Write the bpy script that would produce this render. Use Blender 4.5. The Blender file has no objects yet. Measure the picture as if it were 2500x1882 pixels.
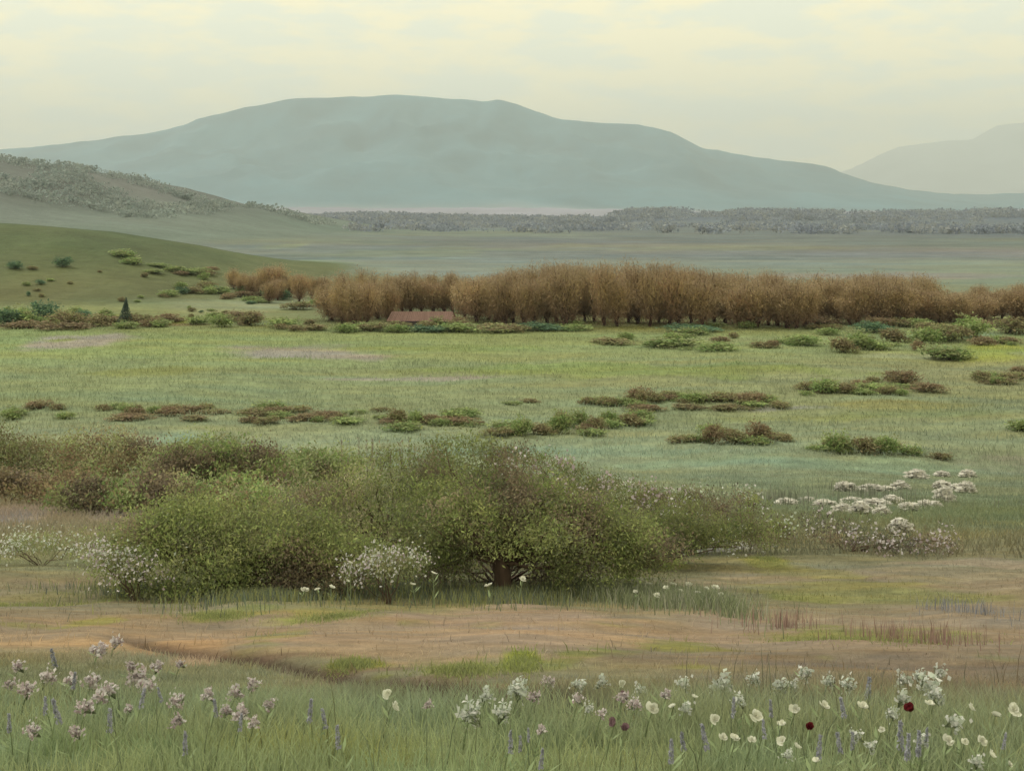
import bpy, math, random
import numpy as np
random.seed(7); rng = np.random.default_rng(11)
R = math.radians
sc = bpy.context.scene
col = sc.collection
F = 1236.0            # focal length in pixels of a 1024 wide picture
HR = 218.0            # picture row of the eye level
S = 1024.0/2212.0
FLOOR = -11.0
LIGHT = np.array([1.75, 1.66, 1.40])          # how bright a white surface shows in this daylight

# ------------------------------------------------------------------ helpers
def lin(c):
    c = np.asarray(c, float)/255.0
    return np.where(c <= 0.04045, c/12.92, ((c+0.055)/1.055)**2.4)
def A(r, g, b, k=1.0):
    """albedo of a surface that shows as this colour in the open daylight"""
    c = lin((r, g, b)); m = c.mean(); c = c+(m-c)*.16
    return np.clip(c/LIGHT*k, 0.002, 0.85)

def h2(ix, iy, seed):
    n = (ix.astype(np.int64)*374761393 + iy.astype(np.int64)*668265263 + seed*974634777) & 0xffffffff
    n = ((n ^ (n >> 13))*1274126177) & 0xffffffff
    n = (n ^ (n >> 16)) & 0xffffffff
    return n/4294967295.0
def vnoise(x, y, seed=0):
    x = np.asarray(x, float); y = np.asarray(y, float)
    ix = np.floor(x); iy = np.floor(y); fx = x-ix; fy = y-iy
    fx = fx*fx*(3-2*fx); fy = fy*fy*(3-2*fy)
    a = h2(ix, iy, seed); b = h2(ix+1, iy, seed); c = h2(ix, iy+1, seed); d = h2(ix+1, iy+1, seed)
    return (a*(1-fx)+b*fx)*(1-fy)+(c*(1-fx)+d*fx)*fy
def fbm(x, y, seed=0, oct=4):
    s = 0; a = 0.5; t = 0
    for k in range(oct):
        s = s+a*vnoise(x*2**k, y*2**k, seed+k*17); t += a; a *= 0.5
    return s/t
def smooth(a, b, x):
    t = np.clip((np.asarray(x, float)-a)/(b-a), 0, 1); return t*t*(3-2*t)

# ------------------------------------------------------------------ the lie of the land
PY = [-80, 0, 2, 3.58, 6, 11.8, 20, 30, 42, 52, 75, 110, 4000, 60000]
PD = [1.45, 1.5, 1.52, 1.6, 2.17, 3.6, 5.2, 7.1, 9.4, 10.75, 11, 11, 11, 11]
def P(y):
    yy = np.asarray(y, float)
    return -(np.interp(yy-0.6, PY, PD)+np.interp(yy, PY, PD)+np.interp(yy+0.6, PY, PD))/3
GX = [-200, -120, -89, -75, -61, -52, -45.6, -39, -33, -20, -5]
GH = [15, 12, 10.2, 9.0, 6.6, 4.4, 2.6, 1.5, .6, .2, 0]
def green_hill(x, y):
    s = smooth(139, 214, y)*(1-smooth(214, 330, y))
    return np.interp(x, GX, GH)*s
def zrow(row, D): return (HR-row)*D/F
def xpx(px, D): return (px-512)*D/F
HX = [xpx(p, 900) for p in (-300, -120, 0, 70, 140, 165, 195, 225, 260, 287, 315, 350, 430)]
HH = [11+zrow(r, 900) for r in (120, 145, 160, 167, 181, 189, 200, 207.5, 208.5, 215, 223, 230, 233.1)]
def grey_hill(x, y):
    s = smooth(300, 880, y)**0.85*(1-smooth(920, 1700, y))
    return np.maximum(np.interp(x, HX, HH), 0)*s
LX = [xpx(p, 2300) for p in (250, 300, 340, 380, 440, 560, 640, 760, 900, 1024, 1300)]
LH = [11+zrow(r, 2300) for r in (226, 220, 217.5, 216.5, 218.5, 220, 212, 213, 214.5, 212, 212)]
def low_ridge(x, y):
    s = smooth(1500, 2280, y)*(1-smooth(2330, 3600, y))
    return np.maximum(np.interp(x, LX, LH), 0)*s
def T(x, y):
    x = np.asarray(x, float); y = np.asarray(y, float)
    z = P(y)
    z = z+(fbm(x*0.5+3, y*0.5, 3, 3)-0.5)*0.16*smooth(1, 8, y)*(1-smooth(60, 120, y))
    z = z+(fbm(x*0.09, y*0.09, 5, 3)-0.5)*0.9*smooth(16, 60, y)*(1-smooth(90, 130, y))
    z = z+(vnoise(x*2.3, y*2.3, 8)-0.5)*0.035*(1-smooth(12, 30, y))
    # the rut of the track
    t = rut(x, y)
    z = z-0.05*t
    z = z+green_hill(x, y)*(0.94+0.12*fbm(x*0.03, y*0.03, 21, 3))
    z = z+grey_hill(x, y)*(0.96+0.08*fbm(x*0.012, y*0.012, 23, 4))
    z = z+low_ridge(x, y)*(0.95+0.1*fbm(x*0.004, y*0.004, 29, 3))
    return z
def rut(x, y):
    yc = 4.86-0.95*x+0.05*x*x+0.07*np.sin(x*4.1)
    w = 0.20+0.06*np.sin(x*1.3)
    return np.exp(-((y-yc)/w)**2)*smooth(-2.6, -1.7, x)*(1-smooth(-0.1, .6, x))
def at(px, py, above=0.0, ymin=2.6, ymax=6000):
    """the point where the sight line through a picture point comes within `above` of the ground"""
    u = (px-512)/F; v = (HR-py)/F
    y = np.geomspace(ymin, ymax, 1500)
    hgt = v*y-T(u*y, y)-above
    idx = np.where(hgt <= 0)[0]
    if len(idx) == 0: i = len(y)-1
    else: i = idx[0]
    if i == 0: yy = y[0]
    else:
        a, b = hgt[i-1], hgt[i]; t = a/(a-b) if a != b else 0
        yy = y[i-1]+(y[i]-y[i-1])*max(0, min(1, t))
    x = u*yy
    return float(x), float(yy), float(T(x, yy))

# ------------------------------------------------------------------ colour of the ground
rows = [218, 224, 229, 235, 240, 246, 252, 260, 275, 322, 335, 352, 372, 395, 415, 440, 462, 490, 515, 540, 560, 580, 600, 620, 640, 665, 690, 720, 775]
C0 = [(114,120,114),(110,118,112),(118,126,114),(112,122,114),(122,130,114),(114,126,114),(120,130,116),(120,134,114),(124,138,104),(126,132,78),(136,150,90),(140,154,94),(130,150,104),(126,150,108),(124,144,104),(138,156,124),(128,144,108),(120,128,92),(150,140,116),(128,134,100),(128,130,92),(136,124,92),(140,128,98),(146,126,98),(166,140,106),(124,124,88),(122,130,92),(128,138,96),(130,140,92)]
C1 = [(98,106,112),(112,120,112),(100,110,112),(120,126,112),(106,114,114),(122,124,118),(112,124,122),(122,132,124),(122,130,112),(118,122,76),(140,150,92),(144,154,98),(130,150,106),(128,150,112),(126,146,108),(134,156,122),(138,160,130),(124,142,106),(118,126,88),(112,116,80),(110,110,76),(104,106,72),(116,116,78),(162,140,108),(160,136,110),(142,132,98),(126,124,90),(134,142,98),(134,144,92)]
C2 = [(96,104,110),(104,112,112),(116,124,112),(100,108,112),(114,124,112),(120,128,112),(136,132,126),(122,130,118),(126,136,114),(124,122,74),(132,144,92),(136,146,96),(136,146,108),(128,144,104),(128,144,104),(132,152,118),(126,146,114),(118,138,108),(110,132,92),(122,126,90),(130,124,94),(146,128,102),(146,130,98),(150,132,104),(148,130,106),(132,116,92),(126,116,90),(134,138,98),(134,142,98)]
C0, C1, C2 = (np.array(c, float) for c in (C0, C1, C2))
_m = np.array([1.0 if 365 < q < 545 else 0.0 for q in rows])[:, None]*np.array([9, -3, -7.])
C0, C1, C2 = C0+_m, C1+_m, C2+_m
# bare or differently grown patches: x, row, half width, half height (picture units of 2212), colour, strength
PT = [
 (250,1290,60,10,(128,132,62),.7),(1050,1345,50,7,(136,136,74),.6),(1320,1345,60,8,(134,132,76),.6),(1720,1290,80,12,(128,132,64),.7),(2100,1290,90,9,(132,132,78),.6),(1250,1410,60,9,(128,132,60),.7),(1750,1420,90,9,(126,128,66),.7),(2150,1420,60,10,(128,126,74),.5),(60,1350,80,8,(138,134,74),.6),(820,1460,50,8,(126,132,62),.7),(560,1310,60,9,(130,134,60),.6),
 (600,1345,60,9,(134,138,62),.8),(900,1345,40,8,(136,138,70),.7),(1330,1400,60,10,(130,136,62),.8),(1500,1440,70,8,(128,130,62),.6),(330,1395,40,9,(130,134,70),.7),(1640,1265,60,14,(128,132,66),.7),(2000,1250,90,10,(130,134,72),.6),
 (1900,1250,420,34,(148,132,106),.7),(2150,1330,200,40,(146,128,106),.6),(1700,1215,300,14,(140,132,100),.5),
 (150,738,110,16,(160,152,134),1.0),(640,760,190,17,(160,152,134),1.0),(300,800,170,8,(132,138,74),.7),(130,735,40,4,(128,136,66),.8),
 (900,752,300,7,(132,144,76),.6),(1350,800,420,16,(134,148,78),.75),(1750,880,0,0,(0,0,0),0),(900,818,230,5,(164,152,130),.9),
 (1680,880,120,7,(146,146,130),.9),(1950,870,170,8,(144,140,80),.6),(1700,905,240,7,(140,140,78),.5),(1500,735,180,7,(150,156,108),.6),
 (2000,770,150,7,(152,156,118),.7),(2130,765,90,14,(144,154,70),.8),(2100,720,50,8,(150,166,128),.7),(2150,750,70,9,(152,160,66),.8),
 (2350,1000,320,22,(148,142,118),.7),(2000,895,250,10,(132,138,78),.4),(1200,975,360,16,(138,160,132),.6),(1700,990,400,14,(134,158,128),.6),
 (560,1000,60,6,(148,168,136),.8),(380,950,70,20,(148,168,136),.8),(420,900,110,10,(146,158,126),.6),(1700,1075,160,40,(124,138,108),.5),
 (90,1105,150,20,(146,130,112),.85),(60,1118,60,6,(158,144,130),.7),(300,1112,100,10,(146,132,116),.7),
 (1430,1213,60,10,(140,146,50),.9),(1660,1210,50,12,(136,140,44),.9),(1550,1188,130,9,(146,142,132),.9),(1600,1215,160,16,(146,134,84),.6),
 (1880,1280,220,24,(132,130,76),.8),(2000,1300,120,10,(128,128,74),.6),(1750,1240,110,14,(140,134,76),.6),(1640,1330,110,12,(158,138,106),.9),
 (1980,1345,140,14,(160,140,112),.7),(2120,1240,200,22,(140,130,102),.6),(2100,1215,200,10,(156,138,112),.8),
 (1850,1375,230,15,(132,132,66),.8),(1460,1395,150,14,(134,134,66),.8),(1400,1380,80,6,(150,140,110),.5),(2080,1395,140,30,(146,130,108),.6),
 (1130,1335,260,24,(162,138,114),.8),(1200,1372,230,13,(172,146,116),.9),(1560,1350,100,30,(160,138,112),.7),(880,1395,220,20,(166,142,112),.7),
 (470,1345,120,22,(142,126,102),.7),(550,1350,90,12,(162,142,112),.6),(200,1385,240,14,(184,150,106),.8),(400,1405,120,20,(182,146,104),.85),(430,1430,60,10,(176,144,110),.8),
 (760,1435,60,16,(138,144,54),.85),(1000,1450,100,20,(136,140,66),.75),(1130,1432,45,26,(134,144,50),.9),(1200,1440,80,14,(134,138,66),.6),
 (100,1300,110,10,(136,142,58),.7),(470,1330,90,13,(134,138,66),.7),(720,1330,110,14,(140,140,70),.7),(760,1310,250,14,(144,134,84),.6),(600,1370,60,16,(140,138,78),.6),(190,1345,50,14,(138,140,60),.6),
 (260,1260,260,14,(128,116,94),.7),(100,1290,160,14,(134,120,98),.6),(900,1470,330,18,(130,112,88),.75),(560,1425,220,10,(118,98,78),.75),(760,1450,160,12,(124,104,84),.7),(1000,1490,160,10,(130,112,90),.7),
 (1560,1420,260,16,(126,110,88),.6),(1900,1440,380,22,(124,106,86),.7),(2100,1475,250,14,(128,110,88),.6),(1650,1470,200,16,(128,114,92),.6),
 (1800,1500,170,8,(144,126,98),.5),(950,1595,300,8,(148,152,94),.5),(700,1640,260,14,(136,140,72),.6),(250,1630,200,20,(128,144,84),.5),(1000,1530,300,24,(118,126,92),.5),
 (500,1500,220,25,(124,126,90),.5),(2150,1600,100,40,(130,136,92),.5),(1280,1650,200,12,(140,146,92),.4),
 (700,520,380,8,(120,128,100),.5),(2050,640,80,10,(144,156,110),.6),(1900,595,300,8,(140,132,122),.7),(1500,535,380,8,(136,140,112),.6),
 (1100,590,320,14,(132,142,132),.7),(880,545,200,12,(130,142,116),.6),(1900,545,260,9,(118,122,118),.5),(2100,570,160,14,(126,140,122),.5),(1000,500,250,8,(126,136,112),.6),
 (600,560,110,18,(124,144,112),.6),(300,500,200,22,(126,130,112),.6),(620,530,40,8,(140,146,104),.6),(150,420,220,24,(120,120,106),.6),(400,470,200,20,(122,124,108),.6),
 (200,560,220,26,(110,120,70),.6),(400,620,160,30,(124,124,84),.6),(500,665,140,18,(140,142,104),.6),(620,655,90,14,(142,150,118),.7),(120,640,160,22,(118,126,82),.5),
 (230,685,50,8,(132,134,50),.8),(370,692,110,9,(136,138,48),.85),(260,702,330,5,(128,104,66),.7),(1500,712,300,7,(130,130,72),.6),(700,640,70,14,(132,132,86),.5),
]
PW = []
for (cx, cy, wx, wy, c, st) in PT:
    if wx <= 0: continue
    p0 = at(cx*S, cy*S)
    ya = at(cx*S, (cy+wy)*S)[1]; yb = at(cx*S, (cy-wy)*S)[1]
    PW.append((p0[0], math.log(p0[1]), wx*S*p0[1]/F, max(0.008, abs(math.log(yb/ya))/2), c, st))
def to_row(x, y):
    return HR-P(y)*F/y
def ground_rgb(x, y, z=None):
    """wished picture colour (0..255) of the ground at x,y (arrays)"""
    x = np.asarray(x, float); y = np.maximum(np.asarray(y, float), 1.0)
    zz = T(x, y) if z is None else z
    row = np.clip(HR-zz*F/y+6*(fbm(x/y*14, np.log(y)*9, 41, 3)-0.5)*smooth(2, 8, y), 100, 775)
    row = np.where(y < 3.5, 775, row)
    u = np.clip((x/y*F+512)/1024, 0, 1)+0.25*(fbm(x/y*3, np.log(y)*5, 44, 3)-.5)
    out = []
    for k in range(3):
        a = np.interp(row, rows, C0[:, k]); b = np.interp(row, rows, C1[:, k]); c = np.interp(row, rows, C2[:, k])
        out.append(np.where(u < .5, a+(b-a)*np.clip(u*2, 0, 1), b+(c-b)*np.clip(u*2-1, 0, 1)))
    rgb = np.stack(out, -1)
    ly = np.log(y)
    wob = (fbm(x/y*22, ly*30, 51, 4)-.5)
    for (px_, l_, wx, wl, c, st) in PW:
        d = np.sqrt(((x-px_)/wx)**2+((ly-l_)/wl)**2)+wob*1.5
        m = (1-smooth(0.6, 1.15, d))*st
        rgb = rgb+(np.array(c, float)-rgb)*m[..., None]
    # streaky growth of the sward
    s1 = fbm(x/y*16, ly*70, 61, 4)-.5
    s2 = fbm(x/y*60, ly*90, 63, 4)-.5
    rgb = rgb*(1+0.20*s1+0.16*s2)[..., None]
    hue = (fbm(x/y*10, ly*40, 65, 3)-.5)
    rgb = rgb+hue[..., None]*np.array([22, 4, -16.])
    rt = rut(x, y)
    rgb = rgb*(1-0.95*rt)[..., None]+np.array([64, 46, 38.])*(0.95*rt)[..., None]
    return np.clip(rgb, 10, 235)

# ------------------------------------------------------------------ materials
def nm(name):
    m = bpy.data.materials.new(name); m.use_nodes = True
    n = m.node_tree.nodes; l = m.node_tree.links
    b = n['Principled BSDF']; b.inputs['Roughness'].default_value = 0.85
    b.inputs['Specular IOR Level'].default_value = 0.2
    return m, n, l, b
def ground_mat(name, scales, bump, amp):
    m, n, l, b = nm(name)
    at_ = n.new('ShaderNodeAttribute'); at_.attribute_name = 'Col'
    tc = n.new('ShaderNodeTexCoord')
    last = at_.outputs['Color']
    hs = []
    for i, s in enumerate(scales):
        nz = n.new('ShaderNodeTexNoise'); nz.inputs['Scale'].default_value = s; nz.inputs['Detail'].default_value = 6; nz.inputs['Roughness'].default_value = .65
        l.new(tc.outputs['Object'], nz.inputs['Vector'])
        mr = n.new('ShaderNodeMapRange'); mr.inputs['From Min'].default_value = .3; mr.inputs['From Max'].default_value = .7
        mr.inputs['To Min'].default_value = 1-amp; mr.inputs['To Max'].default_value = 1+amp
        l.new(nz.outputs['Fac'], mr.inputs['Value'])
        vm = n.new('ShaderNodeVectorMath'); vm.operation = 'SCALE'
        l.new(last, vm.inputs[0]); l.new(mr.outputs[0], vm.inputs['Scale']); last = vm.outputs[0]
        hs.append(nz)
    l.new(last, b.inputs['Base Color'])
    bp = n.new('ShaderNodeBump'); bp.inputs['Strength'].default_value = bump[0]; bp.inputs['Distance'].default_value = bump[1]
    l.new(hs[0].outputs['Fac'], bp.inputs['Height']); l.new(bp.outputs[0], b.inputs['Normal'])
    b.inputs['Roughness'].default_value = 0.95
    return m
M_near = ground_mat('sward', (9, 45, 1.3), (.7, .06), .22)
M_soil = ground_mat('trodden_soil', (14, 70, 2.2), (.9, .04), .16)
M_far = ground_mat('far_land', (.5, .09, .02), (.7, 1.5), .15)
M_mtn = ground_mat('mountain_rock', (.004, .0015, .012), (.4, 20), .07)
def leaf_mat(name, vary=.16, trans=.25, rough=.75, hue=.02):
    m, n, l, b = nm(name)
    at_ = n.new('ShaderNodeAttribute'); at_.attribute_name = 'Col'
    oi = n.new('ShaderNodeObjectInfo')
    mr = n.new('ShaderNodeMapRange'); mr.inputs['To Min'].default_value = 1-vary; mr.inputs['To Max'].default_value = 1+vary
    l.new(oi.outputs['Random'], mr.inputs['Value'])
    hs = n.new('ShaderNodeHueSaturation'); l.new(at_.outputs['Color'], hs.inputs['Color']); l.new(mr.outputs[0], hs.inputs['Value'])
    nz = n.new('ShaderNodeTexNoise'); nz.inputs['Scale'].default_value = 3.0
    tc = n.new('ShaderNodeTexCoord'); l.new(tc.outputs['Object'], nz.inputs['Vector'])
    m2 = n.new('ShaderNodeMapRange'); m2.inputs['To Min'].default_value = .5-hue; m2.inputs['To Max'].default_value = .5+hue
    l.new(nz.outputs['Fac'], m2.inputs['Value']); l.new(m2.outputs[0], hs.inputs['Hue'])
    l.new(hs.outputs[0], b.inputs['Base Color']); b.inputs['Roughness'].default_value = rough
    tr = n.new('ShaderNodeBsdfTranslucent'); l.new(hs.outputs[0], tr.inputs['Color'])
    mx = n.new('ShaderNodeMixShader'); mx.inputs[0].default_value = trans
    l.new(b.outputs[0], mx.inputs[1]); l.new(tr.outputs[0], mx.inputs[2])
    l.new(mx.outputs[0], n['Material Output'].inputs['Surface'])
    return m
M_leaf = leaf_mat('leaves', .12, .38); M_grass = leaf_mat('grass_blades', .0, .4, .9, .004); M_petal = leaf_mat('petals', .08, .4, .6); M_twig = leaf_mat('twigs', .12, .3)
def bark_mat(name, c1, c2, sc_=12):
    m, n, l, b = nm(name)
    tc = n.new('ShaderNodeTexCoord'); nz = n.new('ShaderNodeTexNoise'); nz.inputs['Scale'].default_value = sc_; nz.inputs['Detail'].default_value = 5
    mp = n.new('ShaderNodeMapping'); mp.inputs['Scale'].default_value = (1, 1, .25)
    l.new(tc.outputs['Object'], mp.inputs[0]); l.new(mp.outputs[0], nz.inputs['Vector'])
    cr = n.new('ShaderNodeValToRGB'); cr.color_ramp.elements[0].color = (*c1, 1); cr.color_ramp.elements[1].color = (*c2, 1)
    cr.color_ramp.elements[0].position = .3; cr.color_ramp.elements[1].position = .7
    l.new(nz.outputs['Fac'], cr.inputs[0]); l.new(cr.outputs[0], b.inputs['Base Color'])
    bp = n.new('ShaderNodeBump'); bp.inputs['Strength'].default_value = .8; bp.inputs['Distance'].default_value = .01
    l.new(nz.outputs['Fac'], bp.inputs['Height']); l.new(bp.outputs[0], b.inputs['Normal'])
    return m
M_bark = bark_mat('dark_bark', (.05, .035, .028), (.13, .09, .07))
M_stem = bark_mat('green_stem', (.10, .13, .06), (.18, .2, .09), 60)

# ------------------------------------------------------------------ mesh building
def mk(name, v, f, c=None, mat=None, parent=None, smooth_=False, link=True):
    v = np.asarray(v, np.float32); f = np.asarray(f, np.int32)
    me = bpy.data.meshes.new(name)
    me.vertices.add(len(v)); me.vertices.foreach_set('co', v.ravel())
    k = f.shape[1]
    me.loops.add(len(f)*k); me.loops.foreach_set('vertex_index', f.ravel())
    me.polygons.add(len(f)); me.polygons.foreach_set('loop_start', np.arange(0, len(f)*k, k, dtype=np.int32))
    me.update(calc_edges=True)
    if smooth_: me.polygons.foreach_set('use_smooth', np.ones(len(f), bool))
    if c is not None:
        a = me.color_attributes.new('Col', 'FLOAT_COLOR', 'POINT')
        cc = np.ones((len(v), 4), np.float32); cc[:, :3] = c
        a.data.foreach_set('color', cc.ravel())
    if mat: me.materials.append(mat)
    me.validate()
    o = bpy.data.objects.new(name, me)
    if link: col.objects.link(o)
    if parent: o.parent = parent
    return o
def tag(o, label=None, cat=None, group=None, kind=None):
    if label: o['label'] = label
    if cat: o['category'] = cat
    if group: o['group'] = group
    if kind: o['kind'] = kind
    return o
def empty(name, loc, rz=0):
    o = bpy.data.objects.new(name, None); col.objects.link(o); o.location = loc; o.rotation_euler = (0, 0, rz)
    o.empty_display_size = .1
    return o
class Buf:
    def __init__(s): s.v = []; s.f = []; s.c = []; s.n = 0
    def add(s, v, f, c):
        v = np.asarray(v, float).reshape(-1, 3); f = np.asarray(f, int)
        s.v.append(v); s.f.append(f+s.n); s.n += len(v)
        c = np.asarray(c, float)
        s.c.append(np.broadcast_to(c, (len(v), 3)) if c.ndim == 1 else c)
    def build(s, name, mat, parent=None, link=True, sm=False):
        return mk(name, np.vstack(s.v), np.vstack(s.f), np.vstack(s.c), mat, parent, sm, link)
def unit(a): return a/np.maximum(np.linalg.norm(a, axis=-1, keepdims=True), 1e-9)
def leaves(cen, size, asp, colr, up=0.0, jit=.5):
    """one small pointed leaf (a kite of four corners) at each centre"""
    n = len(cen)
    d = rng.normal(size=(n, 3)); d[:, 2] = d[:, 2]*(1-up*.6)+up*2.2; d = unit(d)
    s = unit(np.cross(d, rng.normal(size=(n, 3))))
    L = (np.asarray(size)*(1+jit*(rng.random(n)-.5)*2))[:, None]
    W = L*asp
    nrm = np.cross(d, s)
    v = np.stack([cen-d*L/2, cen+s*W/2+nrm*W*.15, cen+d*L/2, cen-s*W/2+nrm*W*.15], 1).reshape(-1, 3)
    f = np.arange(n*4).reshape(n, 4)
    c = np.repeat(np.asarray(colr)*np.ones((n, 3)), 4, 0)
    return v, f, c
def tube(pts, rad, sides=6):
    pts = np.asarray(pts, float); k = len(pts)
    d = unit(np.gradient(pts, axis=0)); ref = np.array([.31, .87, .2])
    a = unit(np.cross(d, ref)); b = np.cross(d, a)
    th = np.linspace(0, 2*math.pi, sides, endpoint=False)
    ring = pts[:, None]+np.asarray(rad)[:, None, None]*(np.cos(th)[None, :, None]*a[:, None]+np.sin(th)[None, :, None]*b[:, None])
    v = ring.reshape(-1, 3); f = []
    for i in range(k-1):
        for j in range(sides):
            q = (j+1) % sides
            f.append((i*sides+j, i*sides+q, (i+1)*sides+q, (i+1)*sides+j))
    f.append((0, 0, 0, 0)) if False else None
    return v, np.array(f)
def limb(p0, p1, r0, r1, wig=.12, k=6, sides=6):
    p0 = np.array(p0, float); p1 = np.array(p1, float); L = np.linalg.norm(p1-p0)
    t = np.linspace(0, 1, k)[:, None]
    pts = p0+(p1-p0)*t+rng.normal(size=(k, 3))*wig*L*.35*np.sin(t*math.pi)
    pts[:, 2] += np.sin(t[:, 0]*math.pi)*L*.06
    return tube(pts, np.linspace(r0, r1, k), sides)

# ------------------------------------------------------------------ ground sheet
def fan():
    ys = [1.0]
    while ys[-1] < 45000:
        y = ys[-1]
        # about one picture row per step near by, then growing steps
        step = min(max(0.06, y*y*1.25/(F*max(1.5, -float(P(y))))), y*0.05)
        ys.append(y+step)
    ys = np.array(ys)
    ui = np.concatenate([np.linspace(-1.3, -.5, 40, endpoint=False), np.linspace(-.5, .5, 520), np.linspace(.5, 1.3, 41)[1:]])
    X = (ys[:, None]+1.2*np.exp(-ys[:, None]/2))*ui[None, :]; Y = np.repeat(ys[:, None], len(ui), 1)
    return X, Y
X, Y = fan()
Z = T(X, Y)
RGB = ground_rgb(X, Y, Z)
nr, nc = X.shape
print('ground grid', nr, nc)
_gh = green_hill(X, Y); _hh = grey_hill(X, Y)
_n = (fbm(X*.05, Y*.03, 201, 5)-.5)[..., None]; _n2 = (fbm(X*.3, Y*.12, 203, 4)-.5)[..., None]
_k = (smooth(.15, .9, _gh)*(Y < 335))[..., None]; _low = (smooth(7, 1, _gh))[..., None]
gc = np.array([86, 98, 56.])+_low*np.array([14, 8, 8.])+_n*np.array([40, 16, 10.])+_n2*20
RGB = RGB+(gc-RGB)*_k*.9
_k = (smooth(0, 2.5, _hh)*(Y > 300))[..., None]; _up = smooth(3, 30, _hh)[..., None]
gc = np.array([114, 128, 112.])+_up*np.array([-6, -16, -10.])+(fbm(X*.012, Y*.006, 205, 5)-.5)[..., None]*np.array([36, 26, 26.])
RGB = RGB+(gc-RGB)*_k*.9
AL = np.clip(lin(RGB)/LIGHT, .003, .8)
idx = np.arange(nr*nc).reshape(nr, nc)
Q = np.stack([idx[:-1, :-1], idx[:-1, 1:], idx[1:, 1:], idx[1:, :-1]], -1).reshape(-1, 4)
V = np.stack([X, Y, Z], -1).reshape(-1, 3)
Xc = .25*(X[:-1, :-1]+X[1:, 1:]+X[:-1, 1:]+X[1:, :-1]).ravel(); Yc = .25*(Y[:-1, :-1]+Y[1:, 1:]+Y[:-1, 1:]+Y[1:, :-1]).ravel()
def track_mask(x, y):
    """bare trodden ground crossing the slope"""
    n = (fbm(x*.8, y*.8, 71, 4)-.5)
    far_edge = 10.6-0.10*x+0.28*x*smooth(1, 4, x)+n*1.6
    near_edge = 4.95-0.75*np.clip(x, -2.4, 0)+0.25*np.clip(x, 0, 1.5)+n*.5
    return smooth(near_edge-.15, near_edge+.25, y)*(1-smooth(far_edge-.3, far_edge+.3, y))
tm = track_mask(Xc, Yc)
gh = green_hill(Xc, Yc); hh = grey_hill(Xc, Yc); lh = low_ridge(Xc, Yc)
part = np.where(tm > .5, 1, np.where(gh > .35, 2, np.where(hh > 1.5, 3, np.where((lh > 2) & (Yc > 1500), 4, np.where(Yc > 330, 5, 0)))))
def sub(name, mask, mat, kind='structure'):
    q = Q[mask]; u, inv = np.unique(q, return_inverse=True)
    o = mk(name, V[u], inv.reshape(-1, 4), AL.reshape(-1, 3)[u], mat, None, True)
    o['kind'] = kind; return o
sub('meadow_ground', part == 0, M_near)
sub('dirt_track', part == 1, M_soil)
sub('green_hill', part == 2, M_far)
sub('grey_hill', part == 3, M_far)
sub('low_hills', part == 4, M_far)
sub('valley_floor', part == 5, M_far)
gx, gy = np.meshgrid(np.linspace(-70, 70, 90), np.linspace(-80, 1.15, 60))
gz = P(gy)-.02
gi = np.arange(gx.size).reshape(gx.shape)
gq = np.stack([gi[:-1, :-1], gi[:-1, 1:], gi[1:, 1:], gi[1:, :-1]], -1).reshape(-1, 4)
o = mk('ground_behind', np.stack([gx, gy, gz], -1).reshape(-1, 3), gq, np.tile(A(130, 140, 92), (gx.size, 1)), M_near, None, True); o['kind'] = 'structure'

# ------------------------------------------------------------------ mountains
def mountain(name, D, pts, depth, base, seed, colr, xr, gul=.1, foot=None):
    px = np.array([p[0]*S for p in pts]); pz = np.array([zrow(p[1]*S, D) for p in pts])
    xs = np.linspace(xpx(xr[0], D), xpx(xr[1], D), 420); ys = np.concatenate([np.linspace(D-depth, D, 70), np.linspace(D, D+depth, 30)[1:]])
    Xm, Ym = np.meshgrid(xs, ys)
    crest = np.interp(Xm, xpx(px, D), pz)+(fbm(Xm/D*60, Xm*0+3, seed, 4)-.5)*D*.0022
    t = np.clip(1-np.abs(Ym-D)/depth, 0, 1)
    ridge = np.abs(fbm(Xm/D*14, Ym/D*9, seed+5, 5)-.5)*2
    prof = t**1.25
    Zm = base+(crest-base)*prof*(1-gul*(1-t)*4*t*ridge*2.2)
    c = np.tile(np.array(colr), (Xm.size, 1))*(1+.35*(fbm(Xm/D*25, Ym/D*30, seed+9, 4).reshape(-1, 1)-.5)*2)
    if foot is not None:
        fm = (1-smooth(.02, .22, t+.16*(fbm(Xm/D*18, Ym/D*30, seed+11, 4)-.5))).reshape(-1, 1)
        c = c*(1-fm)+np.array(foot)*fm  # pale mist at the mountain's foot, painted into the colour of its lower slopes
    i = np.arange(Xm.size).reshape(Xm.shape)
    q = np.stack([i[:-1, :-1], i[:-1, 1:], i[1:, 1:], i[1:, :-1]], -1).reshape(-1, 4)
    o = mk(name, np.stack([Xm, Ym, Zm], -1).reshape(-1, 3), q, c, M_mtn, None, True); o['kind'] = 'structure'
    return o
MT = [(-900,400),(-500,350),(-200,332),(0,322),(60,318),(190,303),(330,285),(400,270),(430,256),(540,230),(640,212),(780,208),(860,205),(930,210),(990,215),(1040,218),(1075,213),(1110,222),(1160,240),(1215,258),(1260,262),(1380,268),(1450,285),(1520,320),(1640,340),(1780,357),(1830,375),(1880,392),(1960,408),(2060,418),(2212,417),(2500,425),(3000,450)]
M2 = [(1400,470),(1650,430),(1780,385),(1840,362),(1900,335),(1940,317),(2040,305),(2100,300),(2155,272),(2212,263),(2350,240),(2500,255),(2800,330),(3200,430)]
MB = [(-800,460),(0,455),(500,452),(700,448),(1200,449),(1500,455),(1800,455),(2300,452),(3000,460)]
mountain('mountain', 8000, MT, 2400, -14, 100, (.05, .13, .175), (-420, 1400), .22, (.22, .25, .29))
mountain('far_mountain', 18500, M2, 4000, -14, 140, (.24, .27, .28), (600, 1500), .10)
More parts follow.
